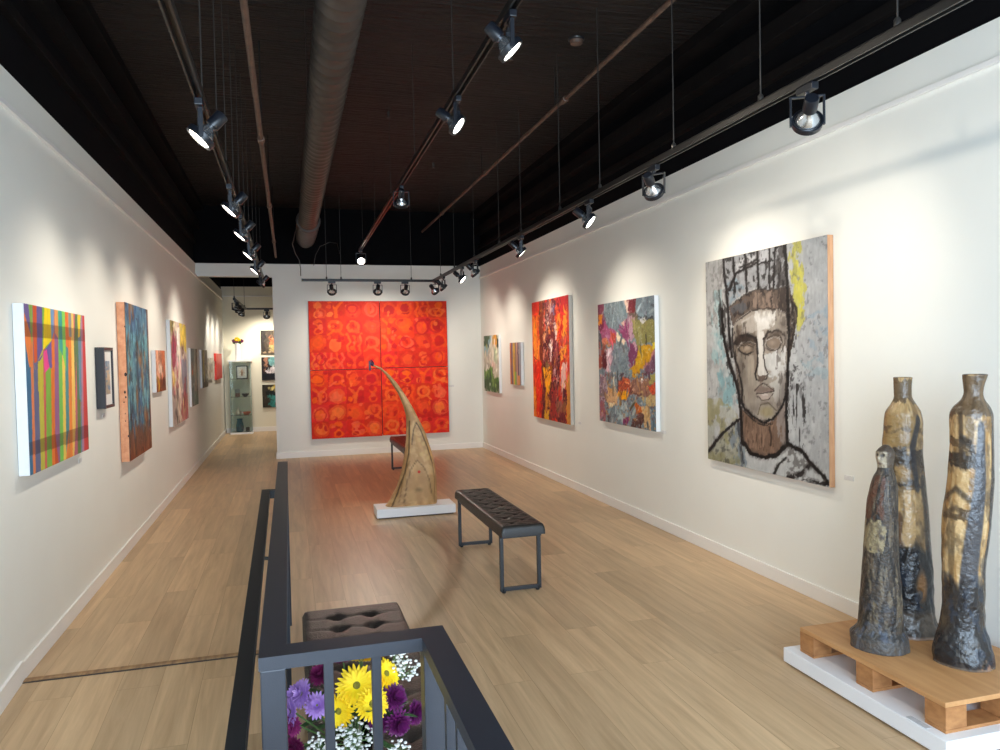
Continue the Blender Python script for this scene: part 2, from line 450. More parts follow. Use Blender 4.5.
# ledgers and joists painted black along the upper walls
b = MB()
for x, s in ((XL - .02, 1), (XR + .02, -1)):
    for z0, z1, d in ((3.28, 3.34, .05), (3.50, 3.62, .10), (3.78, 3.87, .16)):
        b.box((min(x, x + s * d), YF, z0), (max(x, x + s * d), YP, z1), .006)
struct(b.build('trim_5', M_beam))
# picture ledge and baseboards
def strip(name, boxes, bev=.003):
    m = MB()
    for lo, hi in boxes: m.box(lo, hi, bev)
    struct(m.build(name, M_trim))
strip('trim_1', [((XL, YF, ZL - .014), (XL + .022, YB, ZL + .014))])
strip('trim_2', [((XR - .022, YF, ZL - .014), (XR, YB, ZL + .014))])
strip('trim_3', [((XL, YB - .016, ZL + .06), (XR, YB, ZL + .08))])
strip('baseboard_left', [((XL, SEAM, 0), (XL + .014, YB, .09))])
r = MB()
for y0, y1 in ((YF, 1.0), (1.0, SEAM)):
    z0 = zr if y0 < 1 else zr; z1 = zr if y1 <= 1 else 0
    vs = [r.bm.verts.new((x, y, z + dz)) for x in (XL, XL + .014) for (y, z) in ((y0, z0), (y1, z1)) for dz in (0, .1)]
    bmesh.ops.convex_hull(r.bm, input=vs)
struct(r.build('baseboard_left_ramp', M_trim))
strip('baseboard_right', [((XR - .014, YF, 0), (XR, YB, .09))])
strip('baseboard_back', [((-.205, YP - .014, 0), (XR - .014, YP, .09)), ((-.219, YP - .014, 0), (-.205, YP + .15, .09))])
strip('baseboard_rear', [((XL + .014, YB - .014, 0), (XR, YB, .10))])
M_seam = mat('tan_floor_strip', (176, 138, 92), 0.5, c2=(120, 88, 60), scale=40, stretch=(1, .2, 1))
m_ = MB(); m_.box((XL + .014, SEAM - .02, -.004), (XG + .03, SEAM + .02, .006), .002)
struct(m_.build('trim_4', M_seam))
m_ = MB(); m_.box((XL + .014, SEAM - .030, -.008), (XG + .03, SEAM - .021, .0015))
struct(m_.build('trim_7', M_darkside))

# ------------------------------------------------------------------ guard and handrail round the sunken entry
g = thing('guard_railing', 'charcoal steel guard railing with square balusters around the sunken entry ramp', 'railing', (0, 0, 0))
GT = .95
r = MB()
out = [(-.075, 4.53), (-.075, 1.565), (.257, 1.565), (.257, -.3), (.313, -.3), (.313, 1.627), (-.020, 1.627), (-.020, 4.53)]
lo_ = [r.bm.verts.new((x, y, GT - .028)) for x, y in out]; hi_ = [r.bm.verts.new((x, y, GT)) for x, y in out]
r.bm.faces.new(lo_[::-1]); r.bm.faces.new(hi_)
for k in range(8): r.bm.faces.new((lo_[k], lo_[(k + 1) % 8], hi_[(k + 1) % 8], hi_[k]))
r.build('top_rail', M_steel, g)
r = MB()
r.box((-.062, 1.611, .07), (-.032, 4.5, .10), .002); r.box((-.062, 1.58, .07), (.30, 1.61, .10), .002); r.box((.27, -.3, .07), (.30, 1.579, .10), .002)
r.build('bottom_rail', M_steel, g)
for x, y in ((-.0475, 1.592), (.285, 1.592), (-.0475, 3.05), (-.0475, 4.50), (.285, .3)):
    MB().box((x - .025, y - .025, 0), (x + .025, y + .025, GT - .028), .003).build('post', M_steel, g)
ys = [y for y in np.arange(1.71, 4.45, .112) if abs(y - 3.05) > .05]
for y in ys: MB().box((-.0575, y - .0095, .10), (-.0375, y + .0095, GT - .028), .0015).build('baluster', M_steel, g)
for x in (.0625, .1615): MB().box((x - .0100, 1.582, .10), (x + .0100, 1.602, GT - .028), .0015).build('baluster', M_steel, g)
for y in np.arange(.42, 1.5, .1): MB().box((.275, y - .0095, .10), (.295, y + .0095, GT - .028), .0015).build('baluster', M_steel, g)
def hz_(y): return .905 + (y - 3.72) * .058
hr = MB()
def sl(x0, x1, y0, y1, t):
    vs = [hr.bm.verts.new((x, y, hz_(y) + d_)) for x in (x0, x1) for y in (y0, y1) for d_ in (-t, 0)]
    bmesh.ops.convex_hull(hr.bm, input=vs)
sl(-.143, -.104, .7, 3.83, .038)
sl(-.104, -.070, 3.792, 3.83, .038)
h = hr.build('handrail', M_hand, g); h['label'] = 'black handrail on the ramp side of the railing'
for y in (1.0, 2.95):
    MB().tube([(-.122, y, hz_(y) - .036), (-.122, y, hz_(y) - .06), (-.062, y, hz_(y) - .07)], .007, 8).build('bracket', M_hand, h, True)

# ------------------------------------------------------------------ benches
def cushion(sx, sy, z0, z1, nx, ny, depth, m, button=False):
    """Tufted pad: a rounded slab whose top is quilted."""
    hx, hy = sx / 2, sy / 2
    W, H = 12 * nx + 1, 12 * ny + 1
    W = min(W, 97); H = min(H, 241)
    b = MB(); rows = []
    for j in range(H):
        row = []
        for i in range(W):
            u, v = i / (W - 1), j / (H - 1)
            x, y = (u - .5) * sx, (v - .5) * sy
            e = min(u, 1 - u) * sx; e2 = min(v, 1 - v) * sy
            rr = .022
            dz = 0
            for q in (e, e2):
                if q < rr: dz += rr - math.sqrt(max(0, rr * rr - (rr - q) ** 2))
            a, c = u * nx, v * ny
            if button:
                na, nc = min(max(round(a), 1), nx - 1), min(max(round(c), 1), ny - 1)
                d = math.hypot((a - na) / nx * sx, (c - nc) / ny * sy)
                q = depth * math.exp(-(d / .026) ** 2) + depth * .7 * math.exp(-(d / .010) ** 2)
                wob = .05 * math.sin(7 * a + 3 * c)
                q += depth * .22 * math.exp(-((c - round(c) + wob) / .07) ** 2) * (1 if 0 < round(c) < ny else 0)
                q += depth * .22 * math.exp(-((a - round(a) + wob) / .04) ** 2) * (1 if 0 < round(a) < nx else 0)
                k_ = min(1, max(0, (min(e, e2) - .008) / .03)); q *= k_ * k_ * (3 - 2 * k_)
            else:
                s1 = abs(math.sin(PI * (a + c) * .5 * 2 / 2)); s2 = abs(math.sin(PI * (a - c) / 2))
                q = depth * (math.exp(-(s1 / .28) ** 2) + math.exp(-(s2 / .28) ** 2))
                q += depth * .5 * math.exp(-(abs(math.sin(PI * c)) / .3) ** 2)
                k_ = min(1, max(0, (min(e, e2) - .012) / .03)); q *= k_ * k_ * (3 - 2 * k_)
            row.append(b.bm.verts.new((x, y, z1 - dz - q)))
        rows.append(row)
    for A, B in zip(rows, rows[1:]):
        for k in range(W - 1): b.bm.faces.new((A[k], A[k + 1], B[k + 1], B[k]))
    loop = rows[0] + [r_[-1] for r_ in rows[1:]] + rows[-1][-2::-1] + [r_[0] for r_ in rows[-2:0:-1]]
    low = [b.bm.verts.new((v.co.x, v.co.y, z0)) for v in loop]
    n = len(loop)
    for k in range(n): b.bm.faces.new((loop[k], loop[(k + 1) % n], low[(k + 1) % n], low[k]))
    b.bm.faces.new(low[::-1])
    return b

def bench(name, label, loc, sx, sy, top, th, nx, ny, lm, depth=.006, button=False, rz=0):
    t = thing(name, label, 'bench', loc, rz)
    s = cushion(sx, sy, top - th, top, nx, ny, depth, lm, button).build('seat', lm, t, True)
    MB().box((-sx / 2 + .012, -sy / 2 + .04, top - th - .02), (sx / 2 - .012, sy / 2 - .04, top - th - .0005), .003).build('seat_frame', M_frame, t)
    k = .024
    for e in (-1, 1):
        y = e * (sy / 2 - .085); z1 = top - th - .0005
        L = MB()
        for sxn in (-1, 1):
            x = sxn * (sx / 2 - .018)
            L.box((x - k / 2, y - k / 2, .012), (x + k / 2, y + k / 2, z1), .002)
        L.box((-sx / 2 + .018, y - k / 2, .012), (sx / 2 - .018, y + k / 2, .012 + k), .002)
        L.box((-sx / 2 + .018, y - k / 2, z1 - k), (sx / 2 - .018, y + k / 2, z1), .002)
        lf = L.build('leg', M_frame, t)
        for sxn in (-1, 1):
            MB().lathe([(.012, 0), (.014, .004), (.014, .012)], 10, Matrix.Translation((sxn * (sx / 2 - .03), y, 0))).build('foot', M_hand, lf)
    return t
bench('bench', 'black quilted leather bench on two steel loops, in the middle of the floor', (1.418, 5.255, 0), .29, 1.40, .452, .068, 3, 17, M_leather)
bench('bench', 'low black bench half hidden behind the curved wooden horn', (1.455, 9.60, 0), .30, 1.36, .452, .075, 3, 17, M_leather)
bench('tufted_bench', 'brown black button-tufted leather bench behind the guard railing, under the bouquet', (.237, 2.60, 0), .42, 1.48, .455, .12, 3, 11, M_leather2, .019, True)

# ------------------------------------------------------------------ lighting tracks
TZ = 2.62
def track(name, label, a, b, z, rods, zc=ZC):
    a, b = Vector((*a, z)), Vector((*b, z))
    d = (b - a); n = d.length
    t = thing(name, label, 'lighting track', a, math.atan2(-d.x, d.y))
    r = MB(); r.box((-.019, 0, 0), (-.011, n, .034), .001); r.box((.011, 0, 0), (.019, n, .034), .001); r.box((-.019, 0, .026), (.019, n, .034), .001)
    r.build('rail', M_track, t)
    for e0 in (-.012, n): MB().box((-.021, e0, -.002), (.021, e0 + .012, .036), .002).build('end_cap', M_lamp, t)
    for s in rods:
        R = MB().tube([(0, s, .034), (0, s, zc - z)], .0032, 6).build('suspension_rod', M_rod, t)
        MB().lathe([(.010, .034), (.012, .038), (.012, .060), (.006, .068)], 10, Matrix.Translation((0, s, 0))).build('rod_clamp', M_rod, R, True)
    return t
track('lighting_track', 'long black lighting track along the left wall', (-.335, -.4), (-.30, 10.9), TZ, [2.2, 3.03, 3.86, 4.55, 5.1, 5.7, 6.3, 6.9, 7.6, 8.4, 9.3, 10.4])
track('lighting_track', 'black lighting track down the middle of the ceiling beside the duct', (.92, -.4), (.975, 10.35), 2.98, [1.4, 3.2, 4.6, 6.0, 7.4, 8.8, 10.3])
track('lighting_track', 'long black lighting track along the right wall', (2.065, -.4), (2.075, 10.87), TZ, [2.557, 3.342, 4.13, 5.146, 5.927, 6.946, 7.686, 8.741, 9.8, 10.7])
track('lighting_track', 'black lighting track across the room in front of the big red painting', (2.05, 10.85), (.22, 10.85), TZ, [.3, 1.3, 1.50])
track('lighting_track', 'short black lighting track along the corridor beyond the white beam', (-.85, 13.4), (-.80, 16.0), 2.55, [.02, 2.3])
track('lighting_track', 'short black lighting track across the corridor in front of the rear wall', (-.78, 16.05), (.9, 16.05), 2.55, [1.2])

# ------------------------------------------------------------------ track spotlights
def lamp_meshes():
    ad = MB().box((-.016, -.05, -.030), (.016, .05, -.001), .003); ad.lathe([(.010, -.045), (.010, -.028)], 10); ad = ad.mesh('adapter', M_lamp)
    yk = MB(); yk.box((-.064, -.009, -.052), (.064, .009, -.045), .001)
    for s in (-1, 1): yk.box((s * .064 - .004, -.009, -.165), (s * .064 + .004, .009, -.045), .001)
    yk = yk.mesh('yoke', M_lamp)
    rg = MB(); pr = [(.056, -.014), (.061, -.012), (.062, .012), (.058, .014), (.052, .012), (.052, -.013)]
    n = 28; rings = [[rg.bm.verts.new((r * math.cos(2 * PI * k / n), r * math.sin(2 * PI * k / n), z)) for k in range(n)] for r, z in pr]
    for A, B in zip(rings, rings[1:] + rings[:1]):
        for k in range(n): rg.bm.faces.new((A[k], A[(k + 1) % n], B[(k + 1) % n], B[k]))
    rg = rg.mesh('trim_ring', M_lamp, True)
    bu = MB().lathe([(.050, -.008), (.0515, .004), (.044, .022), (.030, .044), (.019, .056), (.0175, .074)], 24).mesh('bulb', M_bulb, True)
    so = MB().lathe([(.020, .062), (.027, .066), (.0285, .072), (.0285, .128), (.025, .134), (.012, .136)], 20).mesh('socket', M_lamp, True)
    le = MB().lathe([(.0475, -.0082), (.044, -.0115), (.025, -.0145), (.008, -.0155)], 24).mesh('bulb_face', M_lens, True)
    return ad, yk, rg, bu, so, le
LM = lamp_meshes()
SPOTS = []
def lamp(pos, aim, label, power=60, group=None, trk=0.0, size=104, col=(1, .90, .765), lit=True, blend=1.0):
    """A spotlight clipped under a track at pos, its head pointing from the ring centre to aim."""
    t = thing('track_spotlight', label, 'spotlight', pos, 0, group)
    c = Vector((0, 0, -.150)); d = (Vector(aim) - (Vector(pos) + c)).normalized()
    q = (-d).to_track_quat('Z', 'Y').to_euler()
    az = math.atan2(d.y, d.x) - PI / 2
    ad = link('adapter', LM[0], t); ad.rotation_euler = (0, 0, trk)
    yk = link('yoke', LM[1], t); yk.rotation_euler = (0, 0, az)
    # the head turns about the axle through the yoke's two arms
    side = Vector((math.cos(az), math.sin(az), 0)); zz = -d; yy = zz.cross(side)
    R = Matrix((side, yy, zz)).transposed().to_euler()
    parts = {}
    for nm, me in (('trim_ring', LM[2]), ('bulb', LM[3]), ('socket', LM[4])):
        o = link(nm, me, t); o.location = c; o.rotation_euler = R; parts[nm] = o
    link('bulb_face', LM[5], parts['bulb'])
    if lit:
        L = bpy.data.lights.new('spot_beam', 'SPOT'); L.energy = power * PW; L.color = col
        L.spot_size = math.radians(size); L.spot_blend = blend; L.shadow_soft_size = .035
        lo = bpy.data.objects.new('spot_beam', L); COL.objects.link(lo); lo.parent = t
        lo.location = c + d * .035; lo.rotation_euler = q
        SPOTS.append(lo)
    return t
def xl(y): return -.335 + .035 * (y + .4) / 11.3
def xc(y): return .92 + .055 * (y + .4) / 10.75
def xr(y): return 2.065 + .01 * (y + .4) / 11.27
gL = 'spotlights on the left wall track'
for (y, dy, zt, p), w in zip([(3.34, -.12, 1.4, 46), (4.91, -.10, 1.4, 46), (5.91, -.06, 1.4, 44), (7.02, -.08, 1.4, 50), (8.23, -.06, 1.4, 58), (9.73, .12, 1.4, 62)],
        ('nearest', 'second nearest', 'third nearest', 'fourth nearest', 'fifth nearest', 'farthest')):
    lamp((xl(y), y, TZ), (XL + .04, y + dy, zt), 'lit black track spotlight over the left wall, %s of the six on that track' % w, p, gL)
gC = 'spotlights on the middle ceiling track'
lamp((xc(3.06), 3.06, 2.98), (2.9, 2.75, .75), 'lit black spotlight nearest the viewer on the middle ceiling track', 38, gC, size=135)
lamp((xc(4.12), 4.12, 2.98), (3.0, 3.3, 1.1), 'lit black spotlight second from the viewer on the middle ceiling track', 32, gC, size=135)
lamp((xc(6.35), 6.35, 2.98), (1.15, 7.8, 1.0), 'black spotlight on the middle track pointing down at the wooden horn', 60, gC, size=80)
lamp((xc(10.2), 10.2, 2.98), (1.05, 6.9, .75), 'glaring spotlight at the far end of the middle track, facing the viewer', 160, gC, size=50)
gR = 'spotlights on the right wall track'
for (y, ty, p, w) in [(2.63, 4.35, 40, 'nearest the viewer, pointing at the large portrait'), (3.97, 4.9, 38, 'second from the viewer, over the large portrait'),
                      (4.94, 4.35, 40, 'third from the viewer, glowing toward the large portrait'), (6.56, 6.35, 50, 'fourth from the viewer, over the grey abstract'),
                      (8.30, 8.45, 52, 'fifth from the viewer, over the tall red abstract'), (8.97, 8.5, 40, 'sixth from the viewer, with a lit face'),
                      (10.12, 10.2, 55, 'seventh from the viewer, second from the far corner'), (10.72, 11.5, 45, 'at the far corner of the two tracks')]:
    lamp((xr(y), y, TZ), (XR - .04, ty, 1.5), 'black spotlight on the right wall track, ' + w, p, gR)
gX = 'spotlights facing the big red painting'
for x, w in ((.62, 'leftmost'), (1.26, 'middle'), (1.655, 'rightmost')):
    lamp((x, 10.85, TZ), (x * .8 + .28, YP - .05, 1.5), 'black spotlight on the cross track before the red painting, %s of three' % w, 42, gX, PI / 2)
gB = 'spotlights in the corridor beyond the beam'
for y, w in ((13.5, 'nearest'), (14.3, 'middle'), (15.2, 'farthest')):
    lamp((-.84, y, 2.55), (XL + .03, y + .5, 1.05), 'black spotlight on the corridor track beyond the white beam, %s of three' % w, 34, gB, size=140)
lamp((-.40, 16.05, 2.55), (-.45, 16.72, 1.5), 'black spotlight before the rear wall, above the three small paintings', 88, gB, PI / 2, size=130)

# ------------------------------------------------------------------ overhead duct, pipes and ceiling fittings
d = thing('air_duct', 'round ribbed metal air duct hung under the dark ceiling', 'duct', (.30, 0, 3.33))
RY = Matrix.Rotation(-PI / 2, 4, 'X')
prof = []
y = -1.4
while y < 10.1:
    prof += [(.122, y), (.122, y + .085), (.1275, y + .094), (.1275, y + .104), (.122, y + .113)]; y += .125
MB().lathe(prof, 32, RY).build('duct_run', M_duct, d, True)
MB().lathe([(.150, 10.10), (.158, 10.12), (.152, 10.16), (.148, 11.0), (.138, 11.6), (.112, 11.84), (.09, 11.86)], 32, RY).build('end_collar', M_duct, d, True)
for yy in (2.2, 5.2, 8.2):
    MB().box((-.131, yy, -.02), (-.128, yy + .03, ZC - 3.33)).box((.128, yy, -.02), (.131, yy + .03, ZC - 3.33)).build('hanger_strap', M_track, d)
tag(MB().tube([(.145, 10.6, 3.28), (.10, 10.9, 3.14), (.14, 11.2, 3.05), (.20, 11.6, 3.0), (.22, 11.9, 2.9), (.22, 12.03, 2.82)], .006, 6).build('power_cord', M_rod, None, True),
    'thin grey cord hanging from the far end of the duct', 'cord')
def pipe(x0, x1, z, label, rad=.017):
    t = thing('ceiling_pipe', label, 'pipe', (x0, 0, z))
    n = Vector((x1 - x0, 13.4, 0))
    MB().tube([Vector((0, -1.4, 0)), Vector((x1 - x0, 12.0, 0))], rad, 12).build('pipe_run', M_pipe, t, True)
    for y in np.arange(.8, 12, 2.4):
        xx = (x1 - x0) * (y + 1.4) / 13.4
        c = MB().lathe([(rad * 1.05, y - .045), (rad * 1.5, y - .04), (rad * 1.5, y + .04), (rad * 1.05, y + .045)], 14, Matrix.Translation((xx, 0, 0)) @ RY).build('coupling', M_pipe, t, True)
        MB().tube([(xx, y + .2, rad), (xx, y + .2, ZC - z)], .006, 6).build('pipe_hanger', M_track, t)
pipe(-.145, -.14, 3.10, 'rusty brown ceiling pipe left of the duct')
pipe(2.17, 2.13, 3.54, 'rusty brown ceiling pipe on the right side of the ceiling')
t = thing('smoke_detector', 'small round dark detector on the ceiling right of the middle track', 'detector', (2.12, 5.25, ZC))
MB().lathe([(.055, -.012), (.06, -.008), (.062, 0)], 24).build('detector_base', M_lamp, t, True)
MB().lathe([(.030, -.042), (.044, -.036), (.050, -.012)], 24).build('detector_cover', M_pipe, t, True)
for x, y, w in ((.15, 4.6, 'left of the duct'), (.98, 7.2, 'over the middle track'), (1.72, 5.6, 'right of the middle track'), (1.75, 9.0, 'near the far end of the ceiling')):
    t = thing('sprinkler_head', 'tiny metal sprinkler head on the dark ceiling ' + w, 'sprinkler', (x, y, ZC), 0, 'ceiling sprinkler heads')
    MB().lathe([(.010, -.05), (.008, -.03), (.014, -.02), (.014, 0)], 10).build('stem', M_rod, t, True)
    MB().lathe([(.018, -.058), (.020, -.054), (.018, -.050)], 12).build('deflector', M_rod, t, True)
tag(MB().tube([(.74, 10.9, 3.02), (.72, 11.0, 3.18), (.62, 11.2, 3.22), (.5, 11.5, 3.2), (.44, 11.7, 3.1), (.42, 12.0, 2.98)], .005, 6).build('power_cord', M_track, None, True),
    'thin dark cord looping beside the glaring spotlight at the far end', 'cord')
# ------------------------------------------------------------------ pictures
def picture(name, label, cat, wall, along, zc, w, h, t, cv, side, group=None, nail=0.004):
    """A stretched canvas on a wall: painted sheet in front, box of stretcher bars behind. along = place on the wall."""
    if wall == 'left': loc, rz = (XL + nail, along, zc), PI / 2
    elif wall == 'right': loc, rz = (XR - nail, along, zc), -PI / 2
    elif wall == 'back': loc, rz = (along, YP - nail, zc), 0
    else: loc, rz = (along, YB - nail, zc), 0
    o = thing(name, label, cat, loc, rz, group)
    ny, nx = cv.X.shape
    u, v = np.meshgrid(np.linspace(-w / 2, w / 2, nx), np.linspace(h / 2, -h / 2, ny))
    P = np.stack([u, np.full_like(u, -t), v], -1)
    link('painted_face', grid_mesh('painted_face', P, cv.C, M_paint), o)
    m = MB(); e = .0015
    m.box((-w / 2, -t + e, -h / 2), (w / 2, 0, h / 2))
    m.build('stretched_edge', side, o)
    return o

# --- left wall ----------------------------------------------------
def stripes_art():
    c = sheet(230, 170, [(105, 70), (582, 160), (618, 1213), (152, 1420)], (120, 140, 90), 3)
    top = [105, 150, 172, 205, 250, 270, 313, 345, 372, 400, 425, 450, 475, 493, 510, 526, 555, 566, 584]
    bot = [150, 176, 196, 238, 270, 286, 325, 350, 390, 418, 440, 466, 490, 522, 535, 556, 566, 582, 622]
    cols = [(50, 108, 150), (232, 128, 78), (94, 100, 140), (196, 190, 62), (208, 92, 84), (122, 180, 66), (236, 116, 44), (146, 92, 140),
            (112, 196, 80), (244, 206, 88), (64, 138, 148), (240, 130, 52), (244, 196, 96), (206, 92, 110), (80, 120, 84), (94, 130, 158), (176, 120, 150), (204, 58, 58)]
    for i in range(18):
        c.poly([(top[i], 40), (top[i + 1], 40), (bot[i + 1], 1440), (bot[i], 1440)], cols[i], wob=2, k=i)
    P = lambda pts, col, a=1: c.poly(pts, col, a, wob=1.5)
    P([(100, 40), (150, 40), (160, 330), (108, 130)], (108, 92, 158)); P([(140, 40), (173, 40), (172, 400), (160, 330)], (136, 178, 72))
    P([(172, 40), (205, 40), (210, 520), (186, 540)], (222, 84, 40)); P([(105, 130), (160, 320), (172, 560), (148, 572), (110, 330)], (242, 128, 58))
    P([(172, 400), (186, 540), (200, 605), (188, 560)], (206, 158, 60))
    P([(205, 40), (250, 40), (252, 430), (214, 520)], (100, 84, 158)); P([(250, 40), (270, 40), (268, 420), (252, 440)], (120, 180, 60))
    P([(268, 40), (313, 40), (322, 360), (256, 432)], (250, 218, 20)); P([(313, 40), (345, 40), (340, 300), (322, 360)], (104, 150, 200))
    P([(214, 520), (322, 360), (326, 580), (305, 570), (285, 430), (255, 450), (240, 520)], (100, 84, 158))
    P([(258, 450), (285, 430), (306, 570), (268, 615)], (246, 66, 150)); P([(214, 545), (256, 480), (252, 760), (216, 760)], (204, 192, 56))
    P([(375, 40), (402, 40), (412, 480), (385, 420)], (46, 158, 150)); P([(402, 40), (426, 40), (438, 600), (412, 480)], (128, 214, 84))
    P([(345, 40), (372, 40), (376, 340), (350, 300)], (240, 158, 84)); P([(425, 40), (450, 40), (460, 420), (436, 400)], (234, 110, 44))
    P([(452, 40), (476, 40), (482, 330), (460, 330)], (140, 146, 140)); P([(526, 40), (556, 40), (548, 330), (532, 330)], (246, 210, 48))
    P([(510, 830), (524, 40), (512, 40), (500, 400)], (90, 112, 70)); P([(490, 1440), (522, 850), (560, 840), (524, 1440)], (176, 92, 110))
    P([(526, 820), (552, 820), (556, 1440), (530, 1440)], (92, 120, 62)); P([(350, 1440), (345, 1050), (392, 1440)], (206, 78, 40))
    P([(422, 1440), (455, 1060), (470, 1440)], (236, 130, 56))
    for q in ([(100, 212), (590, 272), (590, 362), (100, 330)], [(140, 1160), (640, 1012), (640, 1112), (140, 1268)]):
        c.C = np.where(c.inside(q)[..., None], c.C * np.array([.72, .68, .70]), c.C)
    c.C = c.C * .9 + np.array((236, 226, 204)) / 255 * .1
    c.shade(.06, 12, 120)
    return c
picture('striped_painting', 'wide canvas of upright rainbow stripes with a pink wedge, nearest picture on left wall', 'painting', 'left', 4.766, 1.4215, 1.138, .853, .05, stripes_art(), M_canvas)

def framed_print(name, label, wall, along, zc, w, h, t, cv, border, matw):
    if wall == 'left': loc, rz = (XL + .003, along, zc), PI / 2
    else: loc, rz = along, zc
    o = thing(name, label, 'framed picture', loc, rz)
    m = MB()
    for lo, hi in (((-w / 2, -t, -h / 2), (-w / 2 + border, 0, h / 2)), ((w / 2 - border, -t, -h / 2), (w / 2, 0, h / 2)),
                   ((-w / 2 + border, -t, -h / 2), (w / 2 - border, 0, -h / 2 + border)), ((-w / 2 + border, -t, h / 2 - border), (w / 2 - border, 0, h / 2))):
        m.box(lo, hi, .002)
    m.build('frame', M_blackframe, o)
    MB().box((-w / 2 + border, -t + .012, -h / 2 + border), (w / 2 - border, -t + .016, h / 2 - border)).build('mat_board', M_card, o)
    iw, ih = w - 2 * border - 2 * matw[0], h - 2 * border - 2 * matw[1]
    ny, nx = cv.X.shape
    u, v = np.meshgrid(np.linspace(-iw / 2, iw / 2, nx), np.linspace(ih / 2, -ih / 2, ny))
    link('print', grid_mesh('print', np.stack([u, np.full_like(u, -t + .0105), v], -1), cv.C, M_paint), o)
    return o
c = sheet(24, 44, None, (150, 165, 180), 21)
c.poly([(0, 45), (100, 40), (100, 100), (0, 100)], (176, 160, 140), wob=8, ws=30); c.mottle((120, 140, 160), 60, 14, 2); c.mottle((206, 180, 150), 70, 12, 4, .5, .65)
framed_print('framed_print', 'small black deep-framed print with a white mat, beside the rainbow stripes', 'left', 5.943, 1.438, .285, .432, .058, c, .022, (.055, .075))

def copper_art():
    c = sheet(130, 170, None, (70, 120, 136), 31)
    c.mottle((58, 100, 134), 40, 60, 1); c.mottle((104, 164, 172), 7, 13, 2, .52, .58, .8); c.mottle((44, 74, 92), 5, 10, 3, .55, .6, .7); c.mottle((136, 188, 190), 4, 8, 5, .60, .66, .7)
    top = np.clip((24 - c.Y) / 30, 0, 1); c.put(top * .7, (72, 98, 144)); c.mottle((96, 134, 168), 5, 10, 6, .58, .64, .4)
    e = np.maximum(np.maximum((4 - c.X) / 10, (c.X - 90) / 14), (c.Y - 74) / 28)
    n = c.nz(8, 14, 7)
    c.put(np.clip((np.clip(e, -1, 1) * .8 + n - .62) * 5, 0, 1) * .85, (128, 76, 52)); c.put(np.clip((c.Y - 90) / 10 + n - .6, 0, 1), (136, 70, 44))
    c.mottle((150, 104, 66), 12, 22, 8, .60, .66, .8)
    for x, y, rx, ry in ((58, 38, 12, 7), (66, 50, 8, 13), (42, 64, 6, 16), (75, 78, 8, 12), (30, 84, 8, 10)): c.ell(x, y, rx, ry, (158, 104, 62), .75, .8, wob=8)
    c.mottle((52, 40, 36), 4, 8, 9, .66, .72, .6)
    c.smear(2.0, 6.0); c.dabs(260, 5, 1.3, .2, .9, 2, 4); c.shade(.2, 3, 6)
    return c
o = picture('patina_panel', 'tall teal and rust panel with copper coloured sides on left wall', 'painting', 'left', 7.03, 1.388, 1.0, 1.268, .062, copper_art(), M_copper)
m = MB()
rnd = random.Random(3)
for zc_, r_ in ((.06, .013), (-.08, .010), (-.12, .008), (-.25, .004), (-.31, .005), (-.43, .007), (.44, .006), (-.16, .006)):
    yy = -.062 + rnd.random() * .03 + .004
    m.ball((-.5005, yy, zc_), r_, 1, (.08, .8, 1.3))
m.box((-.5008, -.0625, -.634), (-.499, -.0595, .634))
m.build('dark_patina_spot', M_darkside, o)

def patches(nx, ny, base, seed, marks, mottles=(), shade=.15):
    c = sheet(nx, ny, None, base, seed)
    for q in mottles: c.mottle(*q)
    for mk in marks:
        k = mk[0]
        if k == 'e': c.ell(*mk[1:6], a=.95, soft=.5, wob=10)
        elif k == 'p': c.poly(mk[1], mk[2], wob=8, ws=18)
        elif k == 's': c.stroke(mk[1], mk[2], mk[3], dry=mk[4] if len(mk) > 4 else 0, streak=(5, 20))
    c.smear(nx / 22, nx / 9.0); c.dabs(nx * 3, nx / 12, nx / 40, .14, .6, 1, max(2, nx // 25)); c.shade(shade, 5, 16)
    return c
W_, Yl, Bk = (236, 226, 212), (214, 186, 84), (40, 34, 34)
c = patches(50, 44, (190, 120, 90), 41, [('p', [(0, 0), (45, 0), (30, 40), (40, 80), (0, 60)], (232, 170, 140)), ('e', 48, 46, 26, 20, (240, 206, 186)), ('p', [(60, 0), (100, 0), (100, 50), (70, 40)], (214, 120, 78)),
    ('p', [(0, 70), (100, 60), (100, 100), (0, 100)], (130, 70, 44)), ('s', [(5, 60), (30, 85), (20, 100)], 10, (206, 160, 60)), ('e', 75, 80, 16, 14, (96, 44, 36))])
picture('small_painting', 'small peach and brown canvas between the teal panel and the tall pink abstract', 'painting', 'left', 8.32, 1.448, .58, .417, .04, c, M_canvas)
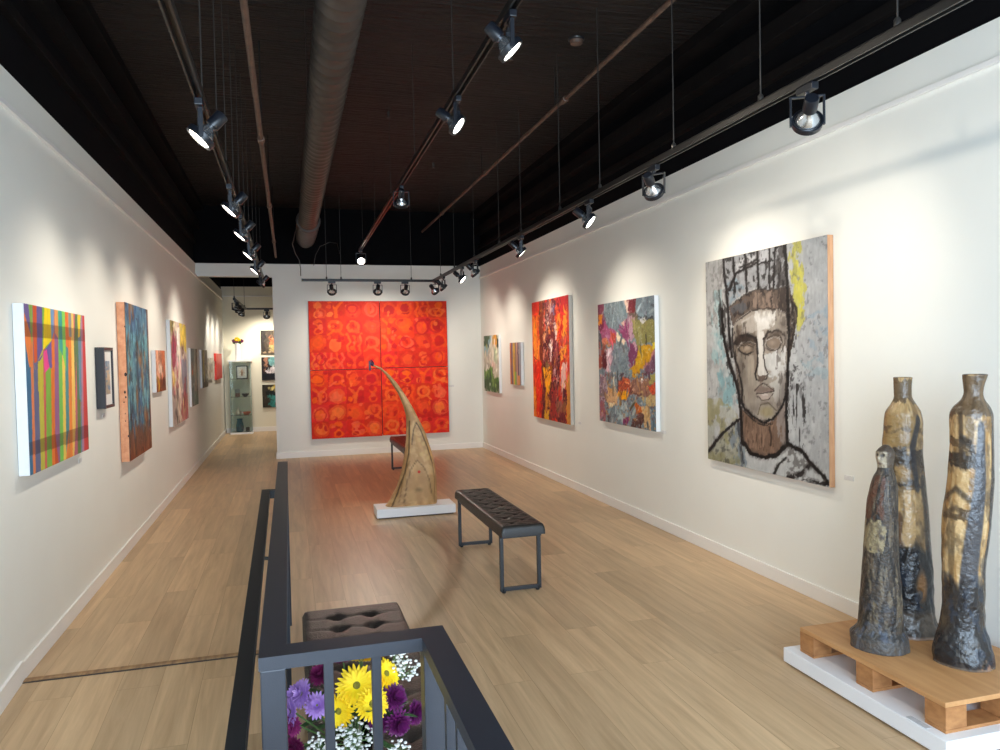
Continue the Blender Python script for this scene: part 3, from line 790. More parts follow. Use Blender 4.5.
c = patches(100, 130, (196, 178, 168), 42, [('p', [(55, 0), (100, 0), (100, 30), (60, 22)], (220, 190, 80)), ('p', [(0, 0), (30, 0), (20, 22), (0, 24)], (204, 186, 120)), ('p', [(5, 18), (30, 16), (36, 40), (8, 46)], (172, 70, 96)),
    ('p', [(38, 6), (56, 6), (58, 42), (40, 40)], W_), ('e', 50, 42, 16, 8, (226, 116, 146)), ('p', [(66, 40), (98, 36), (98, 72), (64, 74)], (140, 134, 146)), ('e', 75, 24, 9, 7, (90, 56, 50)),
    ('p', [(10, 46), (40, 44), (34, 66), (8, 70)], (198, 110, 116)), ('s', [(50, 44), (52, 100)], 16, (232, 206, 190), .4), ('s', [(24, 50), (26, 100)], 12, (216, 196, 176), .4),
    ('p', [(60, 72), (100, 70), (100, 100), (55, 100)], (186, 112, 110)), ('s', [(12, 76), (24, 100)], 12, (80, 64, 60), .45), ('s', [(84, 60), (80, 98)], 8, (160, 60, 70), .45), ('s', [(8, 52), (16, 58)], 8, (222, 180, 70), .3),
    ('s', [(70, 80), (74, 100)], 10, (206, 180, 140), .4)], [((150, 110, 110), 14, 34, 1, .52, .6, .7), ((226, 206, 180), 10, 30, 2, .55, .62, .8)])
picture('abstract_painting', 'tall pink, cream and yellow abstract in the middle of left wall', 'painting', 'left', 9.70, 1.407, 1.335, 1.194, .04, c, M_canvas)
c = patches(60, 64, (132, 146, 142), 43, [('s', [(20, 0), (24, 100)], 14, (96, 112, 116), .35), ('s', [(60, 0), (56, 100)], 16, (172, 176, 160), .4), ('e', 22, 42, 8, 6, (226, 90, 50)), ('s', [(84, 0), (88, 100)], 12, (120, 104, 92), .4), ('p', [(50, 78), (100, 70), (100, 100), (40, 100)], (110, 130, 120))],
    [((170, 150, 130), 14, 40, 1, .52, .6, .7)])
picture('abstract_painting', 'narrow grey green abstract just beyond the tall pink abstract', 'painting', 'left', 11.24, 1.315, .755, .79, .03, c, M_canvas)
c = patches(54, 44, (186, 180, 160), 44, [('s', [(30, 0), (34, 100)], 20, (222, 206, 120), .4), ('s', [(72, 0), (70, 100)], 20, (150, 152, 146), .4), ('p', [(0, 78), (100, 84), (100, 100), (0, 100)], (120, 110, 96)), ('s', [(10, 0), (12, 100)], 8, (120, 124, 126), .3)])
picture('abstract_painting', 'small pale grey and yellow abstract on far left wall, after the grey green one', 'painting', 'left', 12.62, 1.413, .84, .588, .03, c, M_canvas)
c = patches(50, 30, (226, 218, 200), 45, [('p', [(20, 25), (80, 25), (80, 70), (20, 70)], (206, 196, 182)), ('e', 50, 44, 16, 14, (176, 168, 158)), ('s', [(25, 64), (75, 60)], 6, (190, 150, 110))])
picture('pale_drawing', 'very pale small drawing between the grey yellow abstract and the red relief', 'drawing', 'left', 13.6, 1.405, .96, .358, .025, c, M_canvas)
# notched red relief
o = thing('red_relief', 'red notched wall relief, farthest piece on left wall by the display case', 'relief', (XL + .003, 15.15, 1.425), PI / 2)
M_red = mat('red_relief_paint', (222, 62, 44), 0.5, c2=(206, 48, 36), scale=9, bump=.15, bscale=60)
m = MB(); m.box((-.55, -.03, -.24), (.65, 0, .24), .004)
m.build('panel', M_red, o)
m = MB(); m.box((-.65, -.036, .10), (-.548, 0, .24), .003); m.box((-.65, -.036, -.24), (-.548, 0, -.17), .003); m.box((-.60, -.036, -.17), (-.548, 0, -.02), .003); m.build('notched_edge', M_red, o)

# --- right wall ---------------------------------------------------
def portrait_art():
    c = sheet(210, 235, [(37.8, 177.8), (711, 27.8), (720.6, 1433), (43, 1266.7)], (168, 170, 170), 51)
    P, S, E = c.poly, c.char, c.ell
    K = (30, 26, 26)
    c.mottle((188, 188, 186), 90, 120, 1, .45, .6); c.mottle((150, 152, 154), 40, 120, 2, .52, .68, .5)
    P([(30, 170), (135, 150), (140, 760), (35, 760)], (166, 164, 162), .6, wob=12); P([(76, 330), (132, 330), (170, 900), (190, 1000), (110, 980), (70, 700)], (150, 184, 186), .9, wob=22, dry=.42, streak=(26, 110))
    P([(95, 560), (150, 690), (190, 850), (210, 960), (140, 960), (90, 760)], (128, 172, 180), .9, wob=20, dry=.42, streak=(22, 80)); c.mottle((120, 118, 118), 14, 50, 4, .62, .72, .3)
    P([(38, 940), (120, 930), (205, 1020), (230, 1290), (40, 1280)], (158, 152, 106), .9, wob=22, dry=.34, streak=(36, 50)); P([(60, 1180), (210, 1100), (225, 1320), (60, 1290)], (140, 134, 92), .8, wob=16, dry=.4, streak=(20, 30))
    P([(495, 70), (740, 10), (740, 1450), (490, 1430)], (176, 178, 180), 1, wob=8); c.mottle((190, 192, 192), 70, 90, 6, .5, .62, .7)
    P([(600, 480), (720, 400), (720, 760), (620, 700)], (152, 170, 184), .8, wob=30, dry=.40, streak=(50, 60)); P([(560, 730), (710, 700), (715, 820), (600, 800)], (150, 176, 186), .6, wob=26, dry=.42, streak=(40, 40))
    P([(508, 66), (566, 54), (572, 150), (600, 330), (592, 470), (548, 586), (525, 420), (505, 260), (492, 180)], (200, 192, 74), .9, wob=14, dry=.44, streak=(20, 60)); P([(530, 160), (570, 230), (585, 400), (560, 480), (530, 350)], (208, 200, 62), .85, wob=12, dry=.42, streak=(12, 40))
    P([(520, 60), (545, 56), (545, 300), (515, 300)], (158, 156, 74), .7, wob=8, dry=.5, streak=(10, 50))
    # crown
    P([(138, 150), (482, 72), (495, 305), (420, 332), (320, 330), (165, 425), (148, 340)], (150, 152, 156), 1, wob=4); P([(205, 170), (320, 125), (320, 180), (210, 235)], (186, 186, 190), .9, wob=5); P([(330, 120), (385, 105), (388, 165), (330, 180)], (178, 178, 184), .9, wob=4)
    P([(200, 250), (390, 180), (390, 310), (210, 335)], (138, 140, 144), .8, wob=6, dry=.45, streak=(20, 26)); P([(150, 300), (200, 260), (260, 330), (170, 420)], (120, 144, 158), .8, wob=8, dry=.42, streak=(20, 30)); c.mottle((96, 94, 96), 16, 30, 8, .66, .72, .4)
    P([(425, 90), (485, 78), (495, 300), (425, 318)], (70, 66, 66), .85, wob=6, dry=.35, streak=(12, 50))
    # band and brow
    P([(165, 424), (250, 352), (320, 328), (430, 326), (495, 310), (502, 470), (440, 440), (370, 435), (290, 446), (220, 490), (185, 532)], (100, 84, 74), 1, wob=4); c.poly([(165, 424), (250, 352), (320, 328), (430, 326), (495, 310), (502, 470), (370, 435), (185, 532)], (48, 40, 38), .8, dry=.54, streak=(14, 40), k=33); P([(170, 430), (260, 375), (270, 430), (190, 500)], (84, 86, 92), .8, wob=8, dry=.4, streak=(24, 24))
    P([(300, 345), (430, 335), (430, 430), (300, 430)], (146, 122, 106), .8, wob=6, dry=.46, streak=(10, 60)); P([(430, 330), (500, 315), (500, 470), (440, 440)], (64, 54, 50), .8, wob=6, dry=.4, streak=(10, 40))
    # face
    P([(185, 532), (220, 490), (290, 446), (370, 435), (440, 440), (495, 475), (495, 700), (488, 870), (470, 950), (430, 1030), (370, 1065), (310, 1045), (245, 985), (215, 850), (190, 700)], (160, 149, 136), 1, wob=3)
    P([(195, 540), (300, 470), (315, 620), (320, 800), (250, 860), (215, 800), (195, 700)], (130, 114, 98), .85, wob=14, dry=.30, streak=(40, 60)); P([(205, 700), (310, 690), (310, 830), (330, 900), (300, 1000), (245, 970), (220, 850)], (162, 150, 134), .8, wob=12)
    P([(310, 450), (420, 450), (420, 530), (362, 560), (320, 560)], (214, 209, 202), .9, wob=14, dry=.30, streak=(30, 50)); P([(230, 500), (310, 460), (320, 560), (240, 590)], (186, 178, 168), .7, wob=10); P([(395, 440), (480, 455), (470, 540), (410, 500)], (116, 106, 98), .8, wob=10, dry=.45, streak=(16, 24))
    P([(362, 690), (482, 640), (486, 770), (440, 840), (385, 800)], (204, 203, 200), .95, wob=14, dry=.28, streak=(40, 40)); P([(390, 850), (480, 780), (470, 920), (420, 960)], (188, 184, 178), .8, wob=10)
    # modelling of the cheeks, temples and forehead in thin washes
    E(232, 760, 44, 190, (96, 86, 78), .75, .9); E(222, 560, 40, 60, (110, 96, 86), .6, .9); E(290, 760, 40, 110, (168, 154, 136), .7, .9); E(282, 900, 46, 90, (140, 126, 112), .7, .9)
    E(365, 490, 66, 46, (228, 225, 220), .9, .9); E(430, 730, 52, 90, (214, 213, 210), .85, .9); E(466, 880, 30, 110, (122, 112, 104), .8, .9); E(440, 960, 40, 70, (120, 106, 96), .7, .9); E(366, 958, 50, 16, (112, 98, 88), .7, .8); E(300, 990, 50, 40, (112, 100, 90), .6, .9); E(462, 520, 30, 50, (96, 84, 76), .7, .9)
    # eyes
    E(256, 622, 66, 62, (84, 68, 56), 1, .6); E(264, 650, 44, 30, (140, 120, 100), 1, .3); c.ring(264, 650, 46, 32, 6, K, .8); E(412, 604, 62, 58, (112, 96, 84), 1, .6); E(414, 620, 44, 40, (140, 120, 104), 1, .3); E(270, 650, 26, 16, (182, 164, 144), .7, .8); E(408, 622, 24, 20, (176, 158, 140), .6, .8); c.ring(414, 620, 46, 42, 6, (64, 52, 46), .85)
    S([(203, 625), (228, 588), (268, 578), (305, 594), (322, 640)], 26, K, .9, 12); S([(214, 648), (244, 618), (284, 614), (308, 632)], 6, (200, 194, 186), .9); S([(222, 668), (258, 690), (300, 668)], 6, K, .8); S([(228, 640), (262, 632), (300, 645)], 5, K, .8)
    S([(354, 612), (378, 566), (428, 552), (472, 580)], 12, (58, 48, 44), .95, 8); S([(362, 640), (372, 604), (410, 586), (446, 598), (458, 628)], 5, (196, 188, 180), .9); S([(366, 650), (395, 668), (436, 658), (456, 628)], 6, (70, 58, 52), .9); S([(470, 560), (476, 620), (455, 670)], 6, (78, 66, 60), .8)
    E(252, 604, 60, 32, (50, 41, 36), .8, .7); E(432, 574, 48, 26, (84, 70, 61), .7, .8); E(300, 640, 22, 60, (92, 78, 66), .7, .9); E(214, 600, 24, 70, (70, 60, 53), .6, .9)
    # nose
    P([(322, 560), (356, 560), (360, 720), (376, 795), (345, 830), (322, 800), (326, 720)], (214, 208, 200), .95, wob=3); P([(300, 640), (322, 640), (322, 780), (306, 800)], (128, 112, 98), .8, wob=5)
    S([(316, 590), (324, 680), (322, 750), (308, 795), (316, 826), (330, 832)], 10, K, .95, 8); S([(354, 596), (358, 700), (364, 756), (378, 792), (372, 822), (352, 828)], 7, (52, 42, 38), .95); P([(322, 800), (374, 800), (352, 836), (330, 840)], (96, 78, 68), .9, wob=3); S([(340, 842), (342, 862)], 8, (120, 100, 88), .8)
    # mouth
    E(342, 882, 40, 22, (132, 110, 100), .95, .35); E(386, 884, 32, 18, (132, 110, 100), .95, .35); E(362, 920, 46, 24, (178, 160, 150), .95, .4); S([(314, 900), (346, 904), (412, 892)], 6, (60, 44, 42), .95)
    S([(306, 890), (330, 860), (350, 850), (380, 862), (414, 886)], 5, (64, 50, 46), .9); S([(318, 912), (344, 942), (386, 938), (408, 904)], 5, (72, 58, 54), .9); E(362, 910, 20, 6, (210, 196, 186), .8)
    # chin, jaw, neck
    E(374, 1006, 50, 42, (158, 144, 106), .95, .5); S([(322, 1022), (342, 966), (382, 956), (426, 1000)], 6, (92, 80, 62), .9)
    P([(228, 985), (300, 1046), (352, 1074), (404, 1056), (470, 960), (486, 1180), (440, 1244), (360, 1258), (284, 1242), (236, 1180)], (128, 98, 78), 1, wob=3); P([(420, 1040), (474, 960), (484, 1180), (440, 1220)], (150, 136, 128), .9, wob=6, dry=.35, streak=(12, 60)); c.poly([(235, 1010), (410, 1070), (410, 1240), (240, 1200)], (96, 70, 54), .8, dry=.52, streak=(9, 70)); c.poly([(235, 1010), (410, 1070), (410, 1240), (240, 1200)], (160, 122, 98), .7, dry=.54, streak=(8, 60), k=12)
    S([(386, 1090), (398, 1150), (392, 1200)], 10, (60, 44, 38), .8)
    S([(225, 940), (252, 990), (304, 1040), (352, 1066), (404, 1046), (452, 990), (480, 910), (492, 790)], 15, K, 1, 12); S([(245, 1000), (310, 1066), (356, 1082), (400, 1068)], 7, K, .8)
    S([(196, 700), (222, 790), (236, 880), (232, 950)], 11, K, .9); S([(182, 540), (185, 640), (198, 720)], 9, K, .8)
    # shirt
    P([(40, 1290), (60, 1190), (215, 1060), (245, 1200), (300, 1340), (60, 1300)], (150, 148, 110), .35, wob=8)
    P([(246, 1226), (300, 1262), (440, 1250), (490, 1200), (560, 1230), (720, 1400), (722, 1440), (250, 1330)], (190, 192, 192), 1, wob=4); P([(150, 1100), (215, 1060), (270, 1330), (200, 1310)], (122, 138, 152), .8, wob=10, dry=.42, streak=(14, 60))
    P([(485, 1190), (600, 1290), (610, 1330), (480, 1392)], (110, 106, 104), .8, wob=6, dry=.44, streak=(20, 24)); P([(540, 1370), (720, 1400), (722, 1450), (540, 1420)], (206, 206, 206), .8, wob=4)
    # outlines
    S([(126, 430), (130, 560), (155, 690), (186, 790), (215, 890), (222, 980)], 16, K, 1, 13); S([(136, 160), (142, 260), (160, 420), (165, 560), (180, 700)], 12, K, .95, 14); S([(110, 330), (128, 470)], 8, K, .6); S([(150, 640), (170, 760), (205, 860)], 12, K, .9)
    for a, b, w_ in (((190, 150), (200, 340), 11), ((256, 128), (266, 340), 11), ((324, 112), (330, 322), 13), ((391, 95), (391, 322), 10), ((424, 90), (412, 320), 10)): S([a, b], w_, K, .95)
    S([(168, 330), (205, 238), (300, 190), (410, 168)], 15, K, .95, 8); S([(230, 205), (330, 165)], 12, K, .8); S([(476, 78), (488, 300), (494, 480)], 20, K, 1, 16); S([(450, 180), (440, 318)], 16, K, .7, dry=.3)
    S([(172, 418), (252, 350), (322, 326), (432, 326), (494, 306)], 7, (60, 54, 52), .9); S([(176, 412), (254, 344), (322, 320)], 4, (200, 198, 194), .7); S([(186, 530), (222, 490), (292, 444), (370, 434), (440, 440)], 7, (56, 48, 44), .9); S([(190, 524), (226, 482), (292, 438)], 3, (196, 190, 182), .7)
    P([(500, 300), (530, 400), (545, 480), (520, 620), (500, 720)], (84, 70, 60), .9, wob=8, dry=.3, streak=(10, 40)); S([(494, 470), (496, 640), (488, 800)], 16, K, 1, 12); S([(510, 360), (530, 520), (500, 700)], 10, (60, 48, 42), .8)
    S([(490, 790), (482, 1000), (486, 1190)], 17, K, 1); S([(226, 980), (234, 1180)], 16, K, 1); S([(212, 1060), (222, 1180), (240, 1290)], 14, (44, 50, 60), .7, dry=.35)
    S([(236, 1176), (284, 1240), (362, 1262), (432, 1244), (488, 1186)], 20, K, 1, 24); S([(50, 1220), (130, 1120), (216, 1050)], 16, K, .95); S([(486, 1186), (566, 1224), (612, 1290), (712, 1400)], 24, K, 1, 20)
    S([(412, 1350), (438, 1300), (476, 1262)], 18, K, .9, 8); S([(486, 1380), (560, 1360), (606, 1310)], 22, K, .85, dry=.38, streak=(16, 20)); S([(580, 1386), (640, 1404), (716, 1412)], 20, K, .85, dry=.35, streak=(20, 12)); S([(690, 1420), (716, 1404)], 10, K, 1)
    c.poly([(494, 840), (600, 860), (590, 1220), (500, 1180)], K, .8, dry=.56, streak=(7, 130), k=21); c.poly([(494, 720), (570, 740), (560, 900), (494, 880)], K, .6, dry=.6, streak=(14, 24), k=23)
    c.poly([(40, 180), (140, 150), (150, 500), (40, 600)], (90, 86, 86), .4, dry=.60, streak=(14, 40), k=25)
    # scratched charcoal over the crown, the sides of the face and the shirt
    c.poly([(138, 150), (482, 72), (495, 305), (320, 330), (160, 425)], K, .75, dry=.575, streak=(16, 34), k=41)
    c.poly([(186, 540), (262, 500), (250, 980), (205, 840)], (70, 58, 50), .6, dry=.55, streak=(12, 60), k=43)
    c.poly([(430, 560), (492, 480), (488, 900), (420, 1030)], (84, 74, 68), .6, dry=.56, streak=(12, 50), k=45)
    c.poly([(100, 330), (190, 500), (225, 960), (150, 760), (110, 560)], K, .7, dry=.53, streak=(14, 70), k=47)
    c.poly([(480, 340), (548, 430), (540, 600), (500, 760), (486, 600)], K, .7, dry=.52, streak=(10, 40), k=49)
    c.poly([(60, 1230), (215, 1060), (250, 1330), (120, 1320)], (64, 64, 62), .55, dry=.58, streak=(12, 30), k=51)
    c.smear(1.4, 7.0); c.grey(.22); c.C *= .94; c.shade(.10, 10, 40)
    return c
picture('portrait_painting', 'large portrait of a crowned face in black strokes on grey', 'painting', 'right', 4.363, 1.463, 1.323, 1.48, .04, portrait_art(), M_pine)

def grey_art():
    c = sheet(185, 195, [(33, 140), (591, 62), (615, 1420), (53, 1303)], (118, 134, 142), 61)
    P, S, E = c.poly, c.stroke, c.ell
    c.mottle((134, 150, 156), 24, 40, 1, .45, .6); c.mottle((96, 112, 122), 18, 30, 2, .55, .64, .7)
    P([(20, 120), (95, 130), (92, 330), (40, 420), (20, 420)], (142, 74, 96), wob=10); P([(38, 240), (78, 232), (84, 345), (40, 350)], (226, 134, 34), wob=10); P([(45, 345), (110, 340), (110, 420), (50, 430)], (122, 40, 72), wob=12)
    E(140, 455, 90, 100, (164, 84, 122), 1, .1, 12); P([(110, 370), (190, 390), (180, 460), (120, 470)], (190, 116, 156), .8, wob=12, dry=.35); E(185, 485, 36, 62, (214, 84, 66), .95, .3, 10); E(110, 515, 40, 46, (212, 122, 94), 1, .2, 12); E(140, 540, 26, 26, (196, 130, 60), .8, .4, 8)
    P([(40, 430), (72, 440), (84, 590), (40, 600)], (86, 88, 94), wob=8); P([(44, 590), (110, 560), (112, 790), (48, 790)], (150, 74, 62), wob=8); P([(84, 640), (122, 600), (125, 790), (80, 790)], (92, 36, 46), wob=8)
    P([(118, 580), (176, 570), (170, 690), (150, 810), (118, 820)], (222, 180, 190), wob=8)
    P([(300, 80), (410, 70), (412, 240), (376, 262), (336, 240)], (118, 48, 58), wob=8); S([(304, 105), (322, 160), (334, 230)], 20, (226, 196, 178), 1)
    P([(335, 240), (440, 240), (420, 300), (350, 300)], (108, 92, 84), wob=14); P([(250, 330), (340, 300), (366, 480), (340, 500), (300, 490), (258, 425)], (138, 64, 104), wob=10); P([(262, 322), (312, 306), (320, 330), (272, 346)], (216, 176, 160), wob=6)
    P([(214, 400), (250, 450), (318, 508), (300, 536), (240, 520), (220, 470)], (236, 214, 184), wob=8); P([(330, 320), (410, 262), (402, 480), (350, 490)], (180, 142, 158), wob=10)
    P([(378, 300), (610, 300), (606, 545), (440, 545), (386, 440)], (140, 136, 82), wob=10); P([(395, 330), (500, 330), (480, 520), (420, 500)], (158, 152, 96), .8, wob=14, dry=.4); P([(440, 286), (524, 280), (520, 320), (490, 350), (450, 320)], (206, 206, 202), wob=8, dry=.3); S([(518, 330), (512, 450), (516, 570)], 12, (70, 66, 50), .85)
    S([(410, 248), (470, 272), (530, 290), (596, 296)], 16, (58, 62, 68), .9); P([(400, 90), (595, 60), (600, 280), (480, 262), (412, 235)], (114, 130, 140), 1, wob=6); P([(480, 80), (520, 70), (500, 260), (470, 240)], (150, 166, 172), .7, wob=8, dry=.4)
    P([(340, 500), (440, 545), (436, 640), (400, 700), (385, 760), (350, 720)], (122, 62, 98), wob=10); P([(385, 520), (430, 540), (424, 610), (396, 580)], (200, 156, 170), .9, wob=8)
    P([(440, 545), (600, 580), (570, 670), (500, 770), (455, 830), (395, 890), (378, 800), (428, 640)], (204, 152, 32), wob=10); P([(450, 560), (520, 580), (470, 760), (420, 760)], (214, 170, 44), .8, wob=12, dry=.42); P([(580, 540), (606, 545), (604, 620), (584, 640)], (226, 204, 40), wob=6)
    P([(566, 650), (612, 610), (612, 840), (470, 840), (515, 770)], (116, 78, 102), wob=8); S([(592, 640), (550, 700), (498, 770)], 24, (206, 138, 130), .95); S([(480, 835), (600, 820)], 14, (66, 50, 56), .7, dry=.35)
    P([(345, 900), (430, 890), (610, 880), (612, 1160), (440, 1070), (345, 1040)], (152, 110, 92), wob=12); E(370, 985, 34, 40, (200, 150, 122), .9, .3, 10); S([(350, 1030), (430, 1050), (500, 1090)], 12, (78, 52, 48), .8); P([(455, 905), (490, 905), (480, 925)], (240, 236, 228), wob=3)
    P([(535, 870), (612, 850), (612, 935), (545, 940)], (168, 162, 92), wob=8); P([(530, 965), (610, 945), (606, 1046), (545, 1030)], (206, 78, 46), wob=10); P([(440, 1070), (612, 1030), (616, 1170), (540, 1170)], (196, 170, 118), wob=10)
    P([(225, 1045), (240, 900), (290, 880), (350, 880), (362, 980), (342, 1085), (308, 1165), (268, 1090)], (200, 88, 54), wob=14); P([(218, 1050), (236, 1000), (344, 1030), (338, 1090), (306, 1170), (262, 1088)], (246, 168, 24), wob=16)
    for i in range(5): S([(250 + i * 18, 1060 - i * 6), (296 + i * 14, 900)], 6, (96, 40, 44), .7)
    P([(118, 960), (200, 980), (238, 1060), (232, 1130), (182, 1235), (140, 1190)], (212, 168, 124), wob=12); P([(150, 1120), (196, 1130), (182, 1236), (158, 1210)], (236, 216, 172), wob=8); S([(190, 880), (196, 980)], 12, (232, 222, 196), .9); P([(130, 960), (200, 960), (200, 1030), (140, 1030)], (206, 150, 90), .8, wob=14, dry=.4)
    P([(50, 830), (118, 820), (130, 960), (110, 1150), (60, 1310), (50, 1310)], (140, 112, 128), wob=10); S([(78, 1130), (92, 1290)], 44, (166, 88, 98), .85); c.poly([(50, 830), (120, 820), (110, 1150), (50, 1200)], (212, 190, 196), .8, dry=.58, streak=(16, 20))
    P([(120, 1190), (230, 1140), (360, 1110), (420, 1290), (220, 1330), (110, 1320)], (122, 138, 144), wob=10); P([(214, 1160), (330, 1140), (330, 1290), (222, 1310)], (158, 176, 178), .9, wob=12, dry=.34)
    P([(410, 1090), (452, 1160), (520, 1260), (440, 1270), (396, 1160)], (210, 108, 44), wob=8); P([(455, 1170), (545, 1180), (560, 1400), (500, 1390), (470, 1280)], (214, 176, 122), wob=8); P([(560, 1180), (620, 1180), (620, 1430), (566, 1410)], (104, 124, 136), wob=8)
    E(318, 1310, 44, 44, (136, 58, 104), 1, .3, 14); P([(376, 1280), (500, 1260), (470, 1390), (376, 1370)], (92, 62, 56), wob=14, dry=.25); c.poly([(40, 130), (620, 60), (620, 1430), (40, 1310)], (222, 216, 208), .55, dry=.70, streak=(9, 22), k=31)
    c.smear(6, 13.0, 40); c.smear(2.2, 5.0, 60)
    c.poly([(20, 100), (640, 40), (640, 1440), (20, 1330)], (84, 66, 76), .6, dry=.70, streak=(11, 34), k=51); c.poly([(20, 100), (640, 40), (640, 1440), (20, 1330)], (190, 196, 194), .7, dry=.70, streak=(10, 28), k=53)
    c.poly([(20, 820), (640, 820), (640, 1440), (20, 1330)], (206, 150, 90), .7, dry=.68, streak=(16, 30), k=55); c.poly([(20, 820), (640, 820), (640, 1440), (20, 1330)], (112, 60, 62), .7, dry=.645, streak=(14, 30), k=57)
    c.dabs(260, 9, 2.4, .18, .45, 3, 5); c.shade(.10, 10, 14)
    return c
picture('abstract_painting', 'blue grey abstract with olive, mustard and magenta patches on right wall', 'painting', 'right', 6.46, 1.437, 1.218, 1.176, .042, grey_art(), M_canvas)

def red_art():
    c = sheet(150, 190, [(75, 135), (475, 50), (488, 1435), (103, 1360)], (198, 46, 30), 71)
    P, S = c.poly, c.stroke
    c.mottle((226, 66, 30), 24, 160, 1); c.poly([(70, 100), (155, 100), (180, 1400), (95, 1400)], (236, 116, 40), .95, dry=.47, streak=(11, 180)); c.poly([(90, 250), (150, 250), (165, 760), (100, 760)], (242, 142, 44), .9, dry=.48, streak=(12, 150), k=8)
    P([(70, 100), (160, 100), (150, 260), (80, 280)], (190, 36, 34), .7, wob=10); P([(150, 105), (214, 100), (206, 420), (200, 700), (190, 1400), (240, 1400), (170, 1400), (160, 700)], (104, 48, 34), .9, wob=7)
    P([(120, 800), (185, 780), (190, 1380), (128, 1380)], (226, 44, 24), .95, wob=8); P([(95, 1040), (125, 1040), (135, 1380), (104, 1380)], (232, 130, 40), .95, wob=4)
    P([(340, 80), (475, 50), (478, 260), (360, 290)], (196, 30, 34), 1, wob=10); P([(345, 280), (380, 250), (380, 420), (350, 480)], (240, 140, 44), .9, wob=10); P([(404, 230), (448, 220), (452, 560), (404, 540)], (242, 150, 44), .95, wob=8); P([(380, 250), (408, 230), (410, 480), (382, 500)], (206, 36, 26), .9, wob=6); P([(448, 180), (478, 170), (480, 560), (452, 560)], (214, 62, 36), .9, wob=4)
    P([(215, 115), (335, 95), (330, 300), (340, 620), (380, 700), (370, 1400), (190, 1400), (200, 700), (225, 400)], (104, 42, 46), .95, wob=12); P([(275, 150), (330, 150), (325, 250), (285, 260)], (98, 88, 122), .9, wob=10, dry=.3); c.poly([(190, 110), (300, 110), (290, 600), (190, 600)], (176, 150, 140), .75, dry=.585, streak=(13, 22), k=9)
    S([(322, 362), (334, 400), (338, 560)], 24, (228, 206, 198), .95, 14); S([(246, 270), (262, 360)], 16, (222, 200, 190), .8); S([(272, 560), (280, 640), (288, 760)], 24, (230, 214, 204), .9, 14); S([(222, 440), (214, 560)], 18, (214, 160, 110), .8, dry=.35); S([(262, 420), (268, 500)], 16, (220, 120, 60), .9)
    P([(188, 560), (262, 550), (264, 640), (200, 650)], (84, 26, 34), .95, wob=8); P([(196, 640), (262, 640), (258, 770), (206, 770)], (214, 120, 96), .85, wob=12, dry=.35); P([(300, 580), (372, 580), (374, 700), (310, 720)], (98, 34, 50), .9, wob=8); P([(320, 620), (360, 620), (356, 720), (326, 730)], (176, 96, 100), .7, wob=8)
    P([(380, 520), (460, 500), (466, 640), (384, 620)], (196, 88, 74), .8, wob=12, dry=.4); P([(380, 640), (450, 620), (452, 770), (380, 760)], (240, 160, 50), .9, wob=10); S([(384, 616), (430, 626)], 8, (240, 228, 216), .9)
    P([(206, 835), (284, 820), (280, 1000), (262, 1120), (232, 1130), (216, 1060)], (242, 156, 28), 1, wob=8); P([(230, 760), (270, 780), (262, 830), (222, 830)], (110, 96, 50), .9, wob=8); P([(234, 1140), (276, 1150), (270, 1340), (222, 1380), (226, 1260)], (206, 132, 46), .9, wob=10, dry=.3); P([(214, 1310), (262, 1310), (262, 1390), (214, 1390)], (232, 172, 40), .95, wob=6)
    P([(288, 800), (340, 800), (345, 1000), (290, 1010)], (96, 32, 44), .95, wob=8); S([(300, 960), (340, 965)], 18, (196, 44, 40), .9); S([(306, 880), (330, 880)], 14, (222, 170, 170), .9); P([(294, 1060), (350, 1040), (340, 1400), (280, 1380)], (176, 52, 48), .85, wob=8, dry=.3)
    P([(398, 812), (464, 806), (452, 940), (442, 1060), (402, 1180), (390, 1050)], (226, 178, 170), 1, wob=10); P([(420, 700), (474, 690), (474, 800), (420, 810)], (214, 84, 54), .9, wob=8); P([(446, 860), (476, 850), (478, 930), (450, 930)], (214, 70, 60), .9, wob=6)
    P([(402, 1100), (444, 1040), (456, 1240), (410, 1260)], (88, 34, 46), .95, wob=8); P([(350, 1190), (440, 1220), (446, 1330), (340, 1330)], (142, 92, 62), .95, wob=10); P([(360, 1310), (444, 1310), (446, 1430), (350, 1430)], (104, 36, 48), .95, wob=8); P([(452, 960), (490, 900), (494, 1440), (448, 1440)], (206, 140, 62), .95, wob=6); c.poly([(330, 1000), (400, 1000), (400, 1300), (330, 1300)], (150, 92, 98), .7, dry=.5, streak=(8, 60))
    c.smear(5, 8.0, 40, 1.6); c.smear(2.5, 3.5, 60)
    c.poly([(200, 110), (345, 100), (380, 1000), (200, 1000)], (206, 160, 150), .8, dry=.64, streak=(9, 26), k=51); c.poly([(170, 110), (380, 100), (380, 1400), (170, 1400)], (60, 22, 32), .8, dry=.60, streak=(12, 34), k=53)
    c.poly([(330, 400), (480, 400), (480, 760), (330, 760)], (150, 50, 54), .7, dry=.58, streak=(14, 30), k=55); c.poly([(80, 100), (480, 60), (480, 1440), (90, 1400)], (246, 176, 70), .6, dry=.66, streak=(8, 40), k=57)
    c.dabs(260, 8, 2.0, .18, .8, 5, 5); c.shade(.12, 8, 30)
    return c
picture('abstract_painting', 'tall fiery red and maroon abstract on right wall', 'painting', 'right', 8.548, 1.464, 1.311, 1.462, .042, red_art(), M_offwhite)
